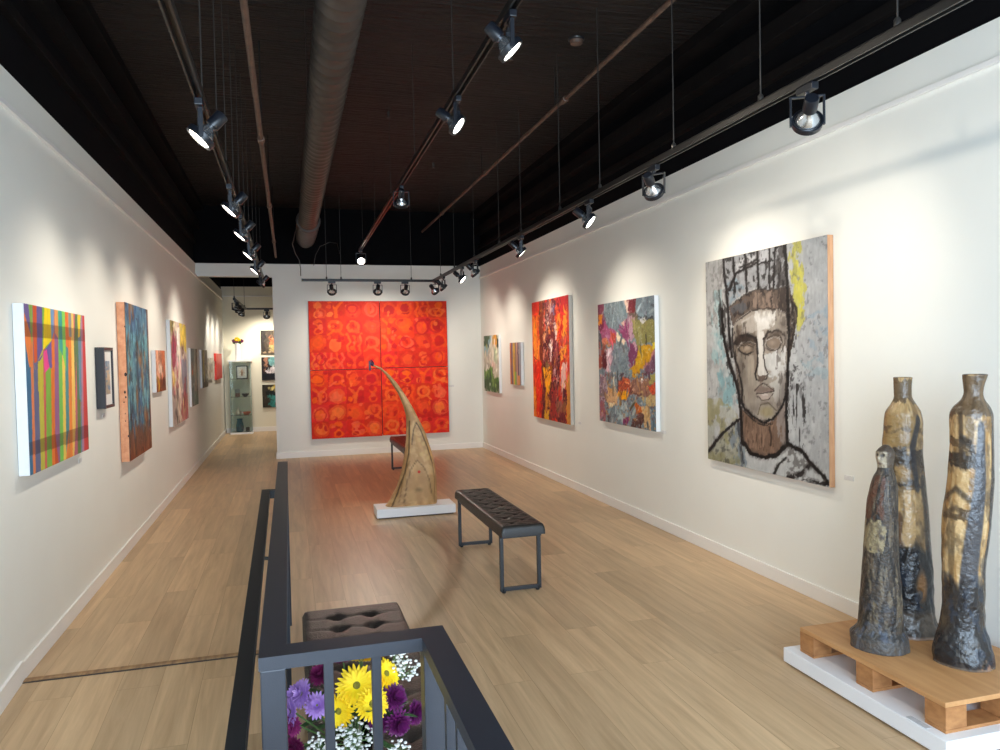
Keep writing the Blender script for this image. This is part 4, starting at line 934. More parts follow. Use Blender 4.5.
c = patches(60, 62, (206, 204, 184), 81, [('p', [(0, 0), (45, 0), (42, 14), (20, 24), (0, 20)], (84, 106, 78)), ('s', [(8, 24), (30, 20), (50, 6)], 10, (150, 190, 204)), ('p', [(68, 0), (92, 0), (90, 14), (64, 20)], (222, 160, 60)), ('p', [(90, 0), (100, 0), (100, 20), (90, 18)], (54, 60, 44)), ('e', 20, 17, 8, 5, (170, 170, 60)),
    ('e', 60, 36, 26, 16, (226, 224, 204)), ('e', 62, 54, 22, 10, (214, 186, 172)), ('p', [(0, 64), (30, 56), (60, 60), (66, 72), (100, 70), (100, 100), (0, 100)], (88, 130, 60)), ('p', [(0, 76), (100, 78), (100, 100), (0, 100)], (60, 92, 50)), ('e', 26, 66, 18, 7, (130, 168, 70)), ('e', 60, 80, 12, 9, (120, 160, 80)), ('e', 38, 90, 8, 5, (196, 220, 200)), ('e', 78, 88, 6, 8, (150, 190, 100)), ('p', [(74, 22), (90, 22), (88, 46), (70, 44)], (176, 190, 160))])
picture('landscape_painting', 'green garden-like canvas, farthest picture on right wall', 'painting', 'right', 11.287, 1.399, .887, .882, .04, c, M_canvas)
c = sheet(44, 48, None, (140, 120, 120), 82)
xs = [0, 12, 22, 30, 42, 52, 58, 70, 82, 92, 100]; cl = [(206, 128, 78), (120, 90, 110), (166, 140, 130), (226, 178, 70), (186, 150, 80), (120, 100, 116), (200, 160, 140), (110, 86, 104), (178, 174, 172), (150, 150, 160)]
for i in range(10): c.poly([(xs[i], -5), (xs[i + 1], -5), (xs[i + 1] + 2, 105), (xs[i] + 1, 105)], cl[i], wob=3, k=i, ws=20)
c.poly([(40, 70), (56, 70), (56, 105), (40, 105)], (150, 190, 90)); c.poly([(68, 78), (90, 78), (90, 105), (68, 105)], (216, 150, 100)); c.shade(.12, 6, 30)
picture('striped_painting', 'small muted striped canvas between the green garden picture and the red abstract', 'painting', 'right', 9.988, 1.408, .515, .588, .04, c, M_canvas)

# --- four red panels on the partition -----------------------------
def red_panel(seed, rows, cols, n=120):
    c = sheet(n, n, None, (214, 44, 22), seed, 400, 400)
    r = np.random.default_rng(seed)
    reds = [(222, 40, 24), (206, 34, 26), (232, 58, 22), (214, 48, 20), (226, 44, 36)]
    lights = [(244, 96, 34), (240, 84, 26), (246, 112, 48), (240, 76, 34), (244, 100, 62), (246, 94, 16)]
    darks = [(196, 26, 30), (206, 34, 20), (188, 30, 22)]
    for j in range(4):
        for i in range(4):
            x0, y0 = i * 100, j * 100
            b = reds[r.integers(5)]
            c.poly([(x0, y0), (x0 + 100, y0), (x0 + 100, y0 + 100), (x0, y0 + 100)], b)
            L_, L2, D = lights[r.integers(6)], lights[r.integers(6)], darks[r.integers(3)]
            k = r.integers(7); cx, cy = x0 + 50 + r.integers(-8, 9), y0 + 50 + r.integers(-8, 9)
            if k in (0, 5):
                c.ell(cx, cy, 46, 46, L_, .55, .06); c.ell(cx, cy, 32, 33, D if k == 0 else L2, 1, .08)
            elif k == 1:
                c.ell(x0 + 50, y0 + 26, 26, 22, L_, .9, .1); c.ell(x0 + 50, y0 + 76, 28, 22, L_, .9, .1); c.poly([(x0 + 36, y0 + 20), (x0 + 64, y0 + 20), (x0 + 56, y0 + 50), (x0 + 66, y0 + 80), (x0 + 34, y0 + 80), (x0 + 44, y0 + 50)], L_, .9); c.ell(x0 + 50, y0 + 76, 16, 13, D, 1, .12)
            elif k == 2:
                for q in (18, 50, 82):
                    c.stroke([(x0 + q, y0 + 5), (x0 + q + 8, y0 + 35), (x0 + q - 8, y0 + 65), (x0 + q + 3, y0 + 95)], 13, L_ if q != 50 else L2, .85)
                c.ell(x0 + 34, y0 + 74, 11, 12, L2, 1, .15); c.ell(x0 + 66, y0 + 24, 10, 11, D, 1, .15)
            elif k == 3:
                c.ell(cx, cy + 8, 36, 38, L2, .9, .06); c.ell(x0 + 15, y0 + 15, 12, 12, L_, .9, .15); c.ell(x0 + 86, y0 + 14, 13, 12, D, .9, .15)
            elif k == 4:
                c.ring(cx, cy, 33, 30, 17, L_, .9); c.stroke([(x0 + 10, y0 + 95), (x0 + 40, y0 + 72)], 14, L2, .85); c.stroke([(x0 + 62, y0 + 70), (x0 + 92, y0 + 96)], 14, L_, .85); c.ell(cx, cy, 11, 11, D, 1, .2)
            else:
                c.stroke([(x0 + 15, y0 + 8), (x0 + 50, y0 + 46), (x0 + 86, y0 + 6)], 15, L_, .85); c.stroke([(x0 + 50, y0 + 46), (x0 + 50, y0 + 96)], 20, L_, .85); c.ell(x0 + 20, y0 + 74, 15, 17, L2, .95, .1); c.ell(x0 + 80, y0 + 72, 16, 18, D, .95, .1)
            for _ in range(3):
                q = (lights + darks)[r.integers(9)]
                c.ell(x0 + r.integers(8, 92), y0 + r.integers(8, 92), r.integers(7, 19), r.integers(7, 22), q, .8, .2)
    for j in range(4):
        for i in range(4):
            if r.random() < .55: c.ring(i * 100 + r.integers(30, 70), j * 100 + r.integers(30, 70), r.integers(22, 46), r.integers(20, 46), r.integers(7, 13), (lights + darks)[r.integers(9)], .7)
    c.smear(2.2, 9.0)
    c.mottle((206, 30, 40), 240, 240, 5, .52, .7, .30); c.shade(.08, 16, 16)
    return c
xa, xb, za, zb = .320, 2.500, .282, 2.426
xm, zm = (xa + xb) / 2 + .008, (za + zb) / 2
gR4 = 'four red circle-patterned panels on the end wall'
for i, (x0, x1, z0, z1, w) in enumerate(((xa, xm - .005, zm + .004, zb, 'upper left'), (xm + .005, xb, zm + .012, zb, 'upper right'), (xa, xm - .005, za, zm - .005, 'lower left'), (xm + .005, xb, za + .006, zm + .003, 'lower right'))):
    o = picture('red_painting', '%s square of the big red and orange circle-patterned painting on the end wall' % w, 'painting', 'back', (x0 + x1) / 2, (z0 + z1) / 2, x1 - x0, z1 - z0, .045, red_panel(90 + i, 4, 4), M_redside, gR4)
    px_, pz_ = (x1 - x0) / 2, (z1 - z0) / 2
    MB().box((-px_ + .02 - (.0248 if i % 2 else 0), -.014, -pz_ + .02 - (.0238 if i < 2 else 0)), (px_ - .02 + (0 if i % 2 else .0248), -.0005, pz_ - .02 + (0 if i < 2 else .0238))).build('gap_shade_board', M_darkside, o)  # added dark board, stands in for the shade in the gaps between panels

# --- three small paintings on the rear wall -----------------------
dark = [patches(46, 46, (78, 68, 58), 101, [('p', [(34, 36), (66, 34), (66, 60), (36, 62)], (206, 112, 74)), ('p', [(34, 62), (66, 60), (64, 86), (36, 88)], (186, 168, 110)), ('p', [(50, 0), (100, 0), (100, 34), (60, 26)], (156, 126, 62)), ('p', [(0, 0), (18, 0), (16, 100), (0, 100)], (50, 46, 44)), ('s', [(10, 94), (90, 92)], 8, (176, 150, 120), .35)]),
        patches(46, 46, (50, 44, 46), 102, [('p', [(30, 0), (62, 0), (62, 36), (40, 44), (28, 30)], (112, 160, 162)), ('p', [(18, 50), (60, 44), (66, 70), (24, 70)], (206, 196, 200)), ('p', [(70, 54), (100, 40), (100, 100), (74, 90)], (204, 46, 60)), ('p', [(12, 0), (28, 0), (22, 40), (14, 50)], (166, 120, 96)), ('p', [(0, 72), (66, 72), (66, 100), (0, 100)], (34, 34, 42))]),
        patches(46, 46, (60, 56, 48), 103, [('p', [(46, 0), (100, 0), (100, 30), (60, 34)], (216, 164, 48)), ('p', [(24, 8), (60, 6), (56, 28), (26, 26)], (196, 180, 120)), ('p', [(24, 44), (56, 42), (50, 96), (36, 96)], (60, 132, 128)), ('p', [(60, 60), (100, 46), (100, 100), (62, 100)], (176, 126, 86)), ('p', [(14, 30), (60, 26), (60, 46), (18, 46)], (36, 40, 44))])]
for cvx, zc_, h_, lb in ((dark[0], 1.903, .497, 'dark olive canvas with an orange block, topmost of three on the rear wall'), (dark[1], 1.337, .488, 'dark canvas with turquoise patch and red corner, middle of three on rear wall'), (dark[2], .752, .483, 'dark square canvas with ochre and turquoise, lowest of three on the rear wall')):
    picture('small_painting', lb, 'painting', 'rear', -.30, zc_, .50, h_, .03, cvx, M_darkside, 'three paintings stacked on the rear wall')

# --- wall labels ---------------------------------------------------
def wall_label(wall, along, z, lb, w=.075, h=.028):
    loc, rz = {'left': ((XL, along, z), PI / 2), 'right': ((XR, along, z), -PI / 2), 'back': ((along, YP, z), 0)}[wall]
    m = MB(); m.box((-w / 2, -.003, -h / 2), (w / 2, 0, h / 2), .0008)
    o = m.build('title_label', M_label); o.location = loc; o.rotation_euler = (0, 0, rz)
    tag(o, lb, 'label', 'title labels beside the pictures')
M_label = mat('printed_label_card', (238, 236, 232), .7, c2=(206, 206, 206), scale=120, stretch=(1, 1, 3))
wall_label('right', 3.59, .795, 'small white title label to the right of the large portrait')
wall_label('right', 5.80, .848, 'small white title label to the right of the blue grey abstract')
wall_label('right', 7.73, .767, 'small white title label to the right of the fiery red abstract')
wall_label('left', 5.33, .925, 'small white title label under the far corner of the rainbow stripes')
wall_label('left', 6.0, 1.165, 'small white title label under the black framed print')
wall_label('back', 2.56, 1.04, 'small white title label to the right of the big red painting', .09, .03)
# ------------------------------------------------------------------ the carved wooden horn and its base
def plinth(name, lb, lo, hi, bev=.004):
    o = thing(name, lb, 'plinth', ((lo[0] + hi[0]) / 2, (lo[1] + hi[1]) / 2, 0))
    c = o.location
    MB().box((lo[0] - c.x, lo[1] - c.y, .012), (hi[0] - c.x, hi[1] - c.y, hi[2]), bev).build('plinth_box', M_white, o)
    MB().box((lo[0] - c.x + .02, lo[1] - c.y + .02, 0), (hi[0] - c.x - .02, hi[1] - c.y - .02, .0125)).build('recessed_foot', M_darkside, o)
    return o
plinth('low_plinth', 'low white plinth under the curved wooden horn', (.768, 7.13, 0), (1.532, 7.43, .095))
HL = [(.883, .095), (.908, .12), (1.011, .294), (1.058, .47), (1.085, .6), (1.104, .75), (1.109, .85), (1.108, .983), (1.081, 1.086), (1.034, 1.204), (.974, 1.301), (.914, 1.394), (.863, 1.443), (.796, 1.478)]
HR = [(1.392, .095), (1.395, .12), (1.396, .26), (1.389, .438), (1.357, .60), (1.322, .71), (1.296, .80), (1.246, .907), (1.179, 1.049), (1.117, 1.161), (1.027, 1.303), (.945, 1.398), (.869, 1.463), (.796, 1.494)]
HD = [.115, .116, .118, .115, .108, .10, .094, .084, .072, .062, .047, .034, .022, .008]
M_horn = paint_mat('carved_oiled_wood', .5, .35, 70, .4, dist=.004)
def horn():
    k = (7.29) / 7.40
    o = thing('wooden_horn', 'tall curved wooden horn sculpture tapering to a thin tip, on a low white plinth', 'sculpture', (1.14 * k, 7.29, .095))
    n, mseg = 72, 200
    t = np.linspace(0, len(HL) - 1, mseg); ii = np.arange(len(HL))
    def sm(a):
        a = np.interp(t, ii, a); 
        for _ in range(3): a[1:-1] = (a[:-2] + 2 * a[1:-1] + a[2:]) / 4
        return a
    lx, lz = sm([p[0] for p in HL]), sm([p[1] for p in HL]); rx, rz_ = sm([p[0] for p in HR]), sm([p[1] for p in HR]); dd = sm(HD)
    th = np.linspace(-PI, PI, n) - PI / 2
    cs, sn = np.cos(th), np.sin(th)
    e = lambda a, p: np.sign(a) * np.abs(a) ** p
    cx, cz = (lx + rx) / 2, (lz + rz_) / 2; hx_, hz2 = (rx - lx) / 2, (rz_ - lz) / 2
    ce, se = e(cs, .85), e(sn, .75)
    X = cx[:, None] + hx_[:, None] * ce[None]; Z = cz[:, None] + hz2[:, None] * ce[None]; Y = dd[:, None] * se[None]
    fl = np.clip((1.15 - cz) / .5, 0, 1)[:, None] * np.clip(-se, 0, 1)[None]        # facet the front
    Y = Y + fl * .02 * np.cos(ce * 2.2)[None]
    c = Cv(X, Z, .006, (192, 150, 100), 5)
    c.C = c.C * (0.80 + .32 * fbm(X * 30 + Z * 9, Z * 4 + Y * 5, 77))[..., None]
    c.put(np.clip((fbm(X * 9, Z * 9 + Y * 9, 81) - .52) / .1, 0, 1) * .45, (226, 190, 138)); c.put(np.clip((fbm(X * 14, Z * 10 + Y * 6, 84) - .60) / .06, 0, 1) * .5, (160, 118, 74))
    front = (se < .1)[None] & np.ones_like(X, bool)
    D = (70, 50, 30)
    def line(pts, w, col, a):
        old = c.C.copy(); c.stroke(pts, w, col, a, soft=.005); c.C = np.where(front[..., None], c.C, old)
    line([(.935, .10), (1.00, .24), (1.07, .42), (1.115, .62), (1.125, .80), (1.13, .93)], .012, D, .85)
    line([(1.145, .70), (1.165, .84), (1.195, .915), (1.235, .84), (1.30, .66), (1.345, .50)], .011, D, .8)
    line([(1.05, .12), (1.09, .34), (1.13, .46), (1.19, .545), (1.26, .47), (1.31, .34), (1.33, .2)], .010, (104, 78, 48), .75)
    line([(1.0, .12), (1.06, .40), (1.12, .54)], .009, (112, 84, 52), .6); line([(1.36, .12), (1.365, .35), (1.34, .52)], .009, (112, 84, 52), .6)
    old = c.C.copy(); c.poly([(1.06, .13), (1.10, .36), (1.19, .53), (1.29, .42), (1.32, .13)], (190, 150, 104), .5, wob=.02, ws=.1)
    for x, z in ((1.26, .70), (1.285, .62), (1.30, .56), (1.24, .60), (1.22, .74)): c.ell(x, z, .022, .03, (206, 172, 112), .8, .5)
    c.ell(1.2, .25, .05, .03, (110, 92, 60), .6, .8); c.C = np.where(front[..., None], c.C, old)
    P = np.stack([(X - 1.14) * k, Y, (Z - .095) * k], -1)
    link('horn_body', grid_mesh('horn_body', P, c.C, M_horn), o)
    b = MB(); vb = [b.bm.verts.new(P[0, j]) for j in range(n - 1)]; b.bm.faces.new(vb); vt = [b.bm.verts.new(P[-1, j]) for j in range(n - 1)]; b.bm.faces.new(vt)
    b.build('end_grain', M_block, o)
    q = MB().lathe([(.0005, .004), (.011, .003), (.014, 0)], 16, Matrix.Translation(((1.205 - 1.14) * k, -.1165, (.43 - .095) * k)) @ Matrix.Rotation(PI / 2, 4, 'X')).build('sold_sticker', mat('red_sticker', (206, 60, 44), .6), o, True)
    q['label'] = 'small red dot sticker on the front of the horn'
    # dark violet ornament at the tip
    m = MB(); tip = Vector(((.79 - 1.14) * k, 0, (1.487 - .095) * k))
    m.box(tip + Vector((-.034, -.012, -.052)), tip + Vector((-.016, .012, .042)), .003)
    m.ball(tip + Vector((-.002, 0, .014)), .022, 2, (1, .7, 1)); m.ball(tip + Vector((.006, 0, .0)), .012, 2); m.tube([tip + Vector((-.024, 0, .035)), tip + Vector((-.01, 0, .045)), tip + Vector((.004, 0, .03))], .007, 8)
    m.build('tip_ornament', mat('dark_violet_enamel', (48, 22, 60), .35), o, True)['label'] = 'small dark violet ornament on the tip'
horn()

# ------------------------------------------------------------------ ceramic figures, pallet and their white base
plinth('low_plinth', 'low white plinth under the wooden pallet by right wall', (2.302, 2.19, 0), (3.062, 3.14, .08))
pl = thing('wooden_pallet', 'pale plywood-topped pallet on the low white plinth by right wall', 'pallet', (2.672, 2.652, .08))
MB().box((-.327, -.417, .100), (.327, .417, .120), .003).build('deck', M_pallet, pl)
for y in (-.367, 0, .372):
    MB().box((-.325, y - .049, 0), (.325, y + .049, .014), .002).build('bottom_board', M_block, pl)
    for x in (-.275, 0, .275): MB().box((x - .05, y - .0495, .0145), (x + .05, y + .0495, .0995), .003).build('block', M_block, pl)

M_glaze = paint_mat('fired_glaze', .26, .7, 42, .5, coat=.25, dist=.012)
M_glaze2 = paint_mat('rough_fired_glaze', .40, .9, 70, .4, coat=.08, dist=.01)
def figure(name, label, cx, cy, rows, art, m, nth=120, nz=220, head=False, flat=.86):
    z0 = .2
    rows = sorted(rows); zs = [r[0] for r in rows]
    z = np.linspace(z0, zs[-1], nz)
    r = np.interp(z, [z0] + zs[1:], [rows[0][1]] + [q[1] for q in rows[1:]]); ox = np.interp(z, zs, [q[2] for q in rows])
    for _ in range(4): r[1:-1] = (r[:-2] + 2 * r[1:-1] + r[2:]) / 4
    for _ in range(12): ox[1:-1] = (ox[:-2] + 2 * ox[1:-1] + ox[2:]) / 4
    face = math.atan2(-cy, -cx)                      # the side turned to the room
    u = np.linspace(0, 1, nth); th = face + (u - .5) * 2 * PI
    T, Z = np.meshgrid(th, z); U = np.meshgrid(u, z)[0]
    c = Cv(U, 1 - (Z - z0) / (zs[-1] - z0), .01, (150, 120, 80), abs(hash(len(label))) % 50 + 2)
    # clay wobble: hand-built lumps and flattened facets (periodic round the pot)
    lump = fbm(np.cos(T) * 1.6 + 9, Z * 7 + np.sin(T) * 1.6, 11) - .5
    lump2 = fbm(np.cos(T) * 5 + 3, Z * 22 + np.sin(T) * 5, 15) - .5
    low = np.clip((.75 - (Z - z0) / (zs[-1] - z0)) / .5, .15, 1); low = np.maximum(low, np.clip(((Z - z0) / (zs[-1] - z0) - .88) / .05, 0, 1) * 1.3)
    R = r[:, None] * (1 + .10 * lump + .07 * lump2 * low)
    side = np.array([math.sin(face), -math.cos(face)])   # picture-right of the figure
    lx = R * np.cos(T - face) * flat; ly = R * np.sin(T - face)
    art(c, U, Z, lx, ly)
    if head: lx, ly = head(U, Z, lx, ly)
    fx, fy = math.cos(face), math.sin(face)
    # local axes: toward the viewer side and across it
    ax, ay = -fy, fx
    X = fx * lx + ax * ly; Y = fy * lx + ay * ly
    rx_, ry_ = -fy, fx              # unit vector to picture right
    X = X + rx_ * ox[:, None]; Y = Y + ry_ * ox[:, None]
    P = np.stack([X, Y, Z - z0], -1)
    # open neck: fold the rim inward
    o = thing(name, label, 'sculpture', (cx, cy, z0))
    ctr = P[-1].mean(0)
    extra = []; ce = []
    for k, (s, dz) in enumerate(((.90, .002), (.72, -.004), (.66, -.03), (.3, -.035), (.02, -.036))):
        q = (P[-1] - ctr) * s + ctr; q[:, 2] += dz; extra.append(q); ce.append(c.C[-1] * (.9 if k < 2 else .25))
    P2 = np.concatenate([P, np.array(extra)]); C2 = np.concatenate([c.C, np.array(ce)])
    if head is not False: P2, C2 = np.concatenate([P, np.array([(P[-1] - ctr) * s + ctr + np.array([0, 0, d_]) for s, d_ in ((.7, .004), (.4, .007), (.02, .008))])]), np.concatenate([c.C, np.array([c.C[-1]] * 3)])
    bot = P[0].mean(0); P2 = np.concatenate([np.array([(P[0] - bot) * .02 + bot]), P2]); C2 = np.concatenate([C2[:1], C2])
    link('body', grid_mesh('body', P2, C2, m), o)
    return o
TALL = [(.200, .114, -.005), (.230, .116, -.005), (.251, .112, -.0064), (.29, .103, -.0064), (.316, .0978, -.0064), (.36, .0834, -.0069), (.447, .0765, -.0036), (.621, .0806, -.0032), (.794, .0892, .006), (.88, .0882, .0139), (.967, .0839, .0228), (1.053, .0817, .0252), (1.182, .0796, .0278), (1.259, .0785, .027), (1.289, .0667, .0282), (1.305, .052, .031), (1.319, .0410, .0337), (1.345, .0344, .0348), (1.384, .0390, .0361), (1.412, .0452, .040), (1.422, .0462, .0416)]
REAR = [(.2, .1384, -.0125), (.225, .134, -.0125), (.258, .1193, -.0121), (.30, .112, -.013), (.379, .1105, -.0155), (.524, .105, -.0154), (.668, .0971, -.0177), (.812, .0907, -.0186), (.908, .0859, -.0228), (.98, .0847, -.0284), (1.051, .0847, -.0328), (1.099, .0868, -.0323), (1.195, .0823, -.0272), (1.242, .074, -.0281), (1.276, .0525, -.0256), (1.304, .0370, -.0278), (1.361, .0382, -.0298), (1.392, .0394, -.0284), (1.399, .041, -.0284)]
SMALL = [(.2, .1201, -.0183), (.224, .1201, -.0181), (.262, .1180, -.0234), (.276, .1045, -.02), (.292, .0955, -.0141), (.314, .0921, -.0141), (.405, .086, -.012), (.587, .0741, -.0124), (.768, .0662, -.0078), (.858, .0629, -.0039), (.926, .0552, .0024), (.971, .044, .0049), (.992, .0335, .0083), (1.010, .0300, .0083), (1.028, .0330, .0096), (1.050, .0370, .0078), (1.075, .0385, .009), (1.095, .0300, .010), (1.104, .0180, .011)]
OCH, DK, SOOT, BLU = (184, 150, 102), (92, 74, 54), (30, 28, 30), (40, 50, 66)
def tall_art(c, U, Z, lx, ly):
    c.C[:] = np.array(OCH) / 255; c.mottle((204, 172, 124), .06, .05, 1, .45, .6); c.mottle((150, 112, 66), .05, .2, 2, .52, .64, .8)
    zz = lambda z: 1 - (z - .2) / 1.222
    c.poly([(0, 0), (1, 0), (1, zz(1.26)), (0, zz(1.24))], (104, 84, 62), .95, wob=.03, ws=.1); c.mottle((60, 48, 38), .05, .05, 6, .55, .62, .35); c.mottle((84, 68, 50), .07, .07, 30, .52, .66, .6)
    for a, b, col in ((1.11, 1.03, (44, 36, 30)), (1.16, 1.12, (84, 66, 46)), (.86, .82, (84, 66, 46))):
        c.poly([(.28, zz(a)), (.58, zz(a + .01)), (.58, zz(b)), (.28, zz(b + .01))], col, .85, wob=.02, ws=.08, dry=.32, streak=(.12, .03))
    c.stroke([(.42, zz(1.25)), (.43, zz(1.05))], .035, (70, 56, 42), .8, dry=.3, streak=(.03, .1)); c.stroke([(.42, zz(1.16)), (.49, zz(1.14)), (.535, zz(1.06))], .028, (50, 42, 36), .85)
    c.stroke([(.30, zz(.90)), (.40, zz(.95)), (.52, zz(.90)), (.6, zz(.93))], .022, (70, 58, 44), .8); c.stroke([(.32, zz(.83)), (.42, zz(.87)), (.6, zz(.80))], .02, (80, 64, 48), .7)
    c.stroke([(.57, zz(1.2)), (.57, zz(.95)), (.555, zz(.70)), (.53, zz(.4))], .055, (56, 58, 66), .9, .16, dry=.2, streak=(.03, .2)); c.stroke([(.70, zz(1.25)), (.71, zz(.6))], .07, (40, 36, 36), .85, dry=.25, streak=(.03, .2))
    c.stroke([(.40, zz(.78)), (.42, zz(.5))], .06, (112, 90, 62), .8, dry=.38, streak=(.03, .2))
    low = np.clip((.62 - Z) / .22, 0, 1); n = c.nz(.10, .12, 8)
    c.put(np.clip((low * 1.3 + n - .75) * 3, 0, 1) * np.clip(1.1 - np.abs(U - .53) * 2.4, .1, 1), SOOT); c.put(np.clip((.37 - Z) / .06, 0, 1) * .96, (32, 31, 33))
    c.put(np.clip((c.nz(.07, .05, 12) - .55) / .06, 0, 1) * np.clip((.75 - Z) / .3, 0, 1) * .7, BLU); c.put(np.clip((c.nz(.06, .04, 14) - .58) / .05, 0, 1) * np.clip((.30 - Z) / .05, 0, 1) * np.clip((U - .55) / .05, 0, 1), (150, 116, 96)); c.put(np.clip((c.nz(.05, .03, 17) - .6) / .05, 0, 1) * np.clip((.36 - Z) / .05, 0, 1) * .6, (84, 78, 70))
    c.put(np.clip((.212 - Z) / .008, 0, 1) * .7, (150, 132, 112))
def rear_art(c, U, Z, lx, ly):
    c.C[:] = np.array((160, 130, 88)) / 255; c.mottle((182, 152, 106), .06, .06, 1, .45, .6); c.mottle((128, 98, 60), .06, .14, 2, .52, .64, .8)
    zz = lambda z: 1 - (z - .2) / 1.199
    c.mottle((84, 68, 50), .07, .07, 30, .52, .66, .6); c.poly([(0, 0), (1, 0), (1, zz(1.29)), (0, zz(1.28))], (96, 78, 56), .9, wob=.03, ws=.1); c.poly([(.1, zz(1.24)), (.6, zz(1.22)), (.6, zz(1.08)), (.1, zz(1.10))], (148, 118, 72), .8, wob=.03)
    for a, b, col in ((1.17, 1.14, (96, 76, 50)), (1.06, 1.0, (48, 40, 34)), (1.0, .93, (70, 56, 42)), (.93, .90, (56, 46, 38))):
        c.poly([(.22, zz(a)), (.74, zz(a + .01)), (.74, zz(b)), (.22, zz(b))], col, .85, wob=.03, ws=.1, dry=.34, streak=(.1, .05))
    c.ell(.50, zz(.955), .07, .035, (166, 132, 84), .8, .6); c.stroke([(.63, zz(1.2)), (.58, zz(1.08)), (.6, zz(.9))], .05, (44, 42, 46), .9, dry=.2, streak=(.03, .2)); c.stroke([(.68, zz(.9)), (.7, zz(.5))], .10, (60, 54, 50), .9)
    c.poly([(.36, zz(.88)), (.58, zz(.88)), (.56, zz(.62)), (.42, zz(.62))], (206, 170, 118), .8, wob=.03, dry=.35, streak=(.05, .2)); c.stroke([(.45, zz(.75)), (.46, zz(.5))], .05, (96, 72, 56), .8, dry=.3, streak=(.03, .2))
    low = np.clip((.68 - Z) / .2, 0, 1); n = c.nz(.10, .12, 8)
    c.put(np.clip((low * 1.3 + n - .75) * 3, 0, 1), (30, 30, 32)); c.ell(.60, zz(.44), .05, .075, (150, 104, 58), .85, .5); c.put(np.clip((c.nz(.06, .05, 12) - .56) / .06, 0, 1) * np.clip((.7 - Z) / .3, 0, 1) * .7, BLU)
    c.put(np.clip((.335 - Z) / .03, 0, 1) * .9, (96, 86, 76)); c.put(np.clip((c.nz(.06, .03, 14) - .52) / .06, 0, 1) * np.clip((.33 - Z) / .03, 0, 1) * .8, (64, 56, 50)); c.put(np.clip((.215 - Z) / .008, 0, 1) * .8, (196, 170, 154))
def small_art(c, U, Z, lx, ly):
    c.C[:] = np.array((62, 54, 47)) / 255; c.mottle((116, 102, 82), .018, .07, 1, .52, .60, .7); c.mottle((32, 29, 28), .025, .09, 2, .50, .58, .85)
    zz = lambda z: 1 - (z - .2) / .904
    c.poly([(.2, zz(.96)), (.5, zz(.97)), (.52, zz(.78)), (.2, zz(.80))], (92, 56, 40), .85, wob=.04, ws=.1, dry=.36, streak=(.06, .12)); c.poly([(.2, zz(.80)), (.54, zz(.76)), (.5, zz(.64)), (.2, zz(.66))], (156, 140, 104), .8, wob=.05, ws=.1, dry=.40, streak=(.08, .08))
    c.put(np.clip((c.nz(.03, .06, 7) - .58) / .06, 0, 1) * np.clip((.72 - Z) / .2, 0, 1) * .7, (128, 114, 90)); c.put(np.clip((.36 - Z) / .1, 0, 1) * .7, (42, 42, 44)); c.put(np.clip((c.nz(.04, .04, 12) - .56) / .05, 0, 1) * np.clip((.5 - Z) / .2, 0, 1) * .6, (84, 94, 112))
    c.put(np.clip((.262 - Z) / .01, 0, 1) * .6, (96, 92, 88))
    h = (Z > 1.01).astype(float); c.put(h, (82, 70, 58))
    f_ = h * np.clip((.15 - np.abs(U - .40)) / .03, 0, 1); c.put(f_ * .9, (178, 164, 140)); c.mottle((92, 78, 64), .03, .02, 21, .54, .64, .5)
    for du in (-.062, .055): c.put(np.clip(1.4 - np.hypot((U - .40 - du) / .034, (Z - 1.066) / .007), 0, 1), (52, 45, 40))
    c.put(np.clip(1.4 - np.hypot((U - .40) / .055, (Z - 1.030) / .0045), 0, 1), (84, 68, 60)); c.put(np.clip((Z - 1.080) / .006, 0, 1), (74, 62, 52))
def small_head(U, Z, lx, ly):
    w = U - .40
    bump = .012 * np.exp(-(w / .035) ** 2 - ((Z - 1.052) / .013) ** 2) - .006 * sum(np.exp(-((w - d) / .035) ** 2 - ((Z - 1.066) / .009) ** 2) for d in (-.062, .055)) + .005 * np.exp(-(w / .06) ** 2 - ((Z - 1.029) / .006) ** 2) + .005 * np.exp(-(w / .14) ** 2 - ((Z - 1.080) / .006) ** 2)
    r = np.hypot(lx, ly) + 1e-6; k = (r + bump) / r
    return lx * k, ly * k
figure('ceramic_figure', 'tallest glazed ceramic figure with an open bottle neck, nearest on the pallet', 2.725, 2.500, TALL, tall_art, M_glaze)
figure('ceramic_figure', 'bottle-necked ochre ceramic figure standing behind the small dark one on the pallet', 2.795, 2.855, REAR, rear_art, M_glaze)
figure('ceramic_figure', 'shortest dark ceramic figure with a small pale face, front left on the pallet', 2.532, 2.738, SMALL, small_art, M_glaze2, head=small_head)
t = thing('title_card', 'small grey title card lying on the edge of the plinth in front of the pallet', 'label', (2.323, 2.34, .08))
MB().box((-.012, -.05, 0), (.014, .05, .002), .0005).build('card', mat('grey_card', (206, 208, 210), .7, var=.2, scale=60), t)

# ------------------------------------------------------------------ glass display case at the end of the corridor
cb = thing('display_case', 'narrow glass display case with white top at the end of the corridor', 'display case', (-.965, 16.52, 0))
w2, d2, hh = .205, .17, 1.50
MB().box((-w2 - .02, -d2 - .02, 0), (w2 + .02, d2 + .02, .035), .004).build('base', M_white, cb)
MB().box((-w2 - .03, -d2 - .03, hh), (w2 + .03, d2 + .03, hh + .035), .004).build('top', M_white, cb)
for z in (.39, .77, 1.14): MB().box((-w2 + .008, -d2 + .008, z - .007), (w2 - .008, d2 - .008, z), .001).build('shelf', M_green, cb)
for lo, hi in (((-w2, -d2, .035), (-w2 + .005, d2, hh)), ((w2 - .005, -d2, .035), (w2, d2, hh)), ((-w2 + .006, -d2, .035), (w2 - .006, -d2 + .005, hh))):
    MB().box(lo, hi).build('glass_panel', M_green, cb)
MB().box((-w2 + .006, d2 - .006, .035), (w2 - .006, d2 - .001, hh)).build('glass_panel', M_green, cb)
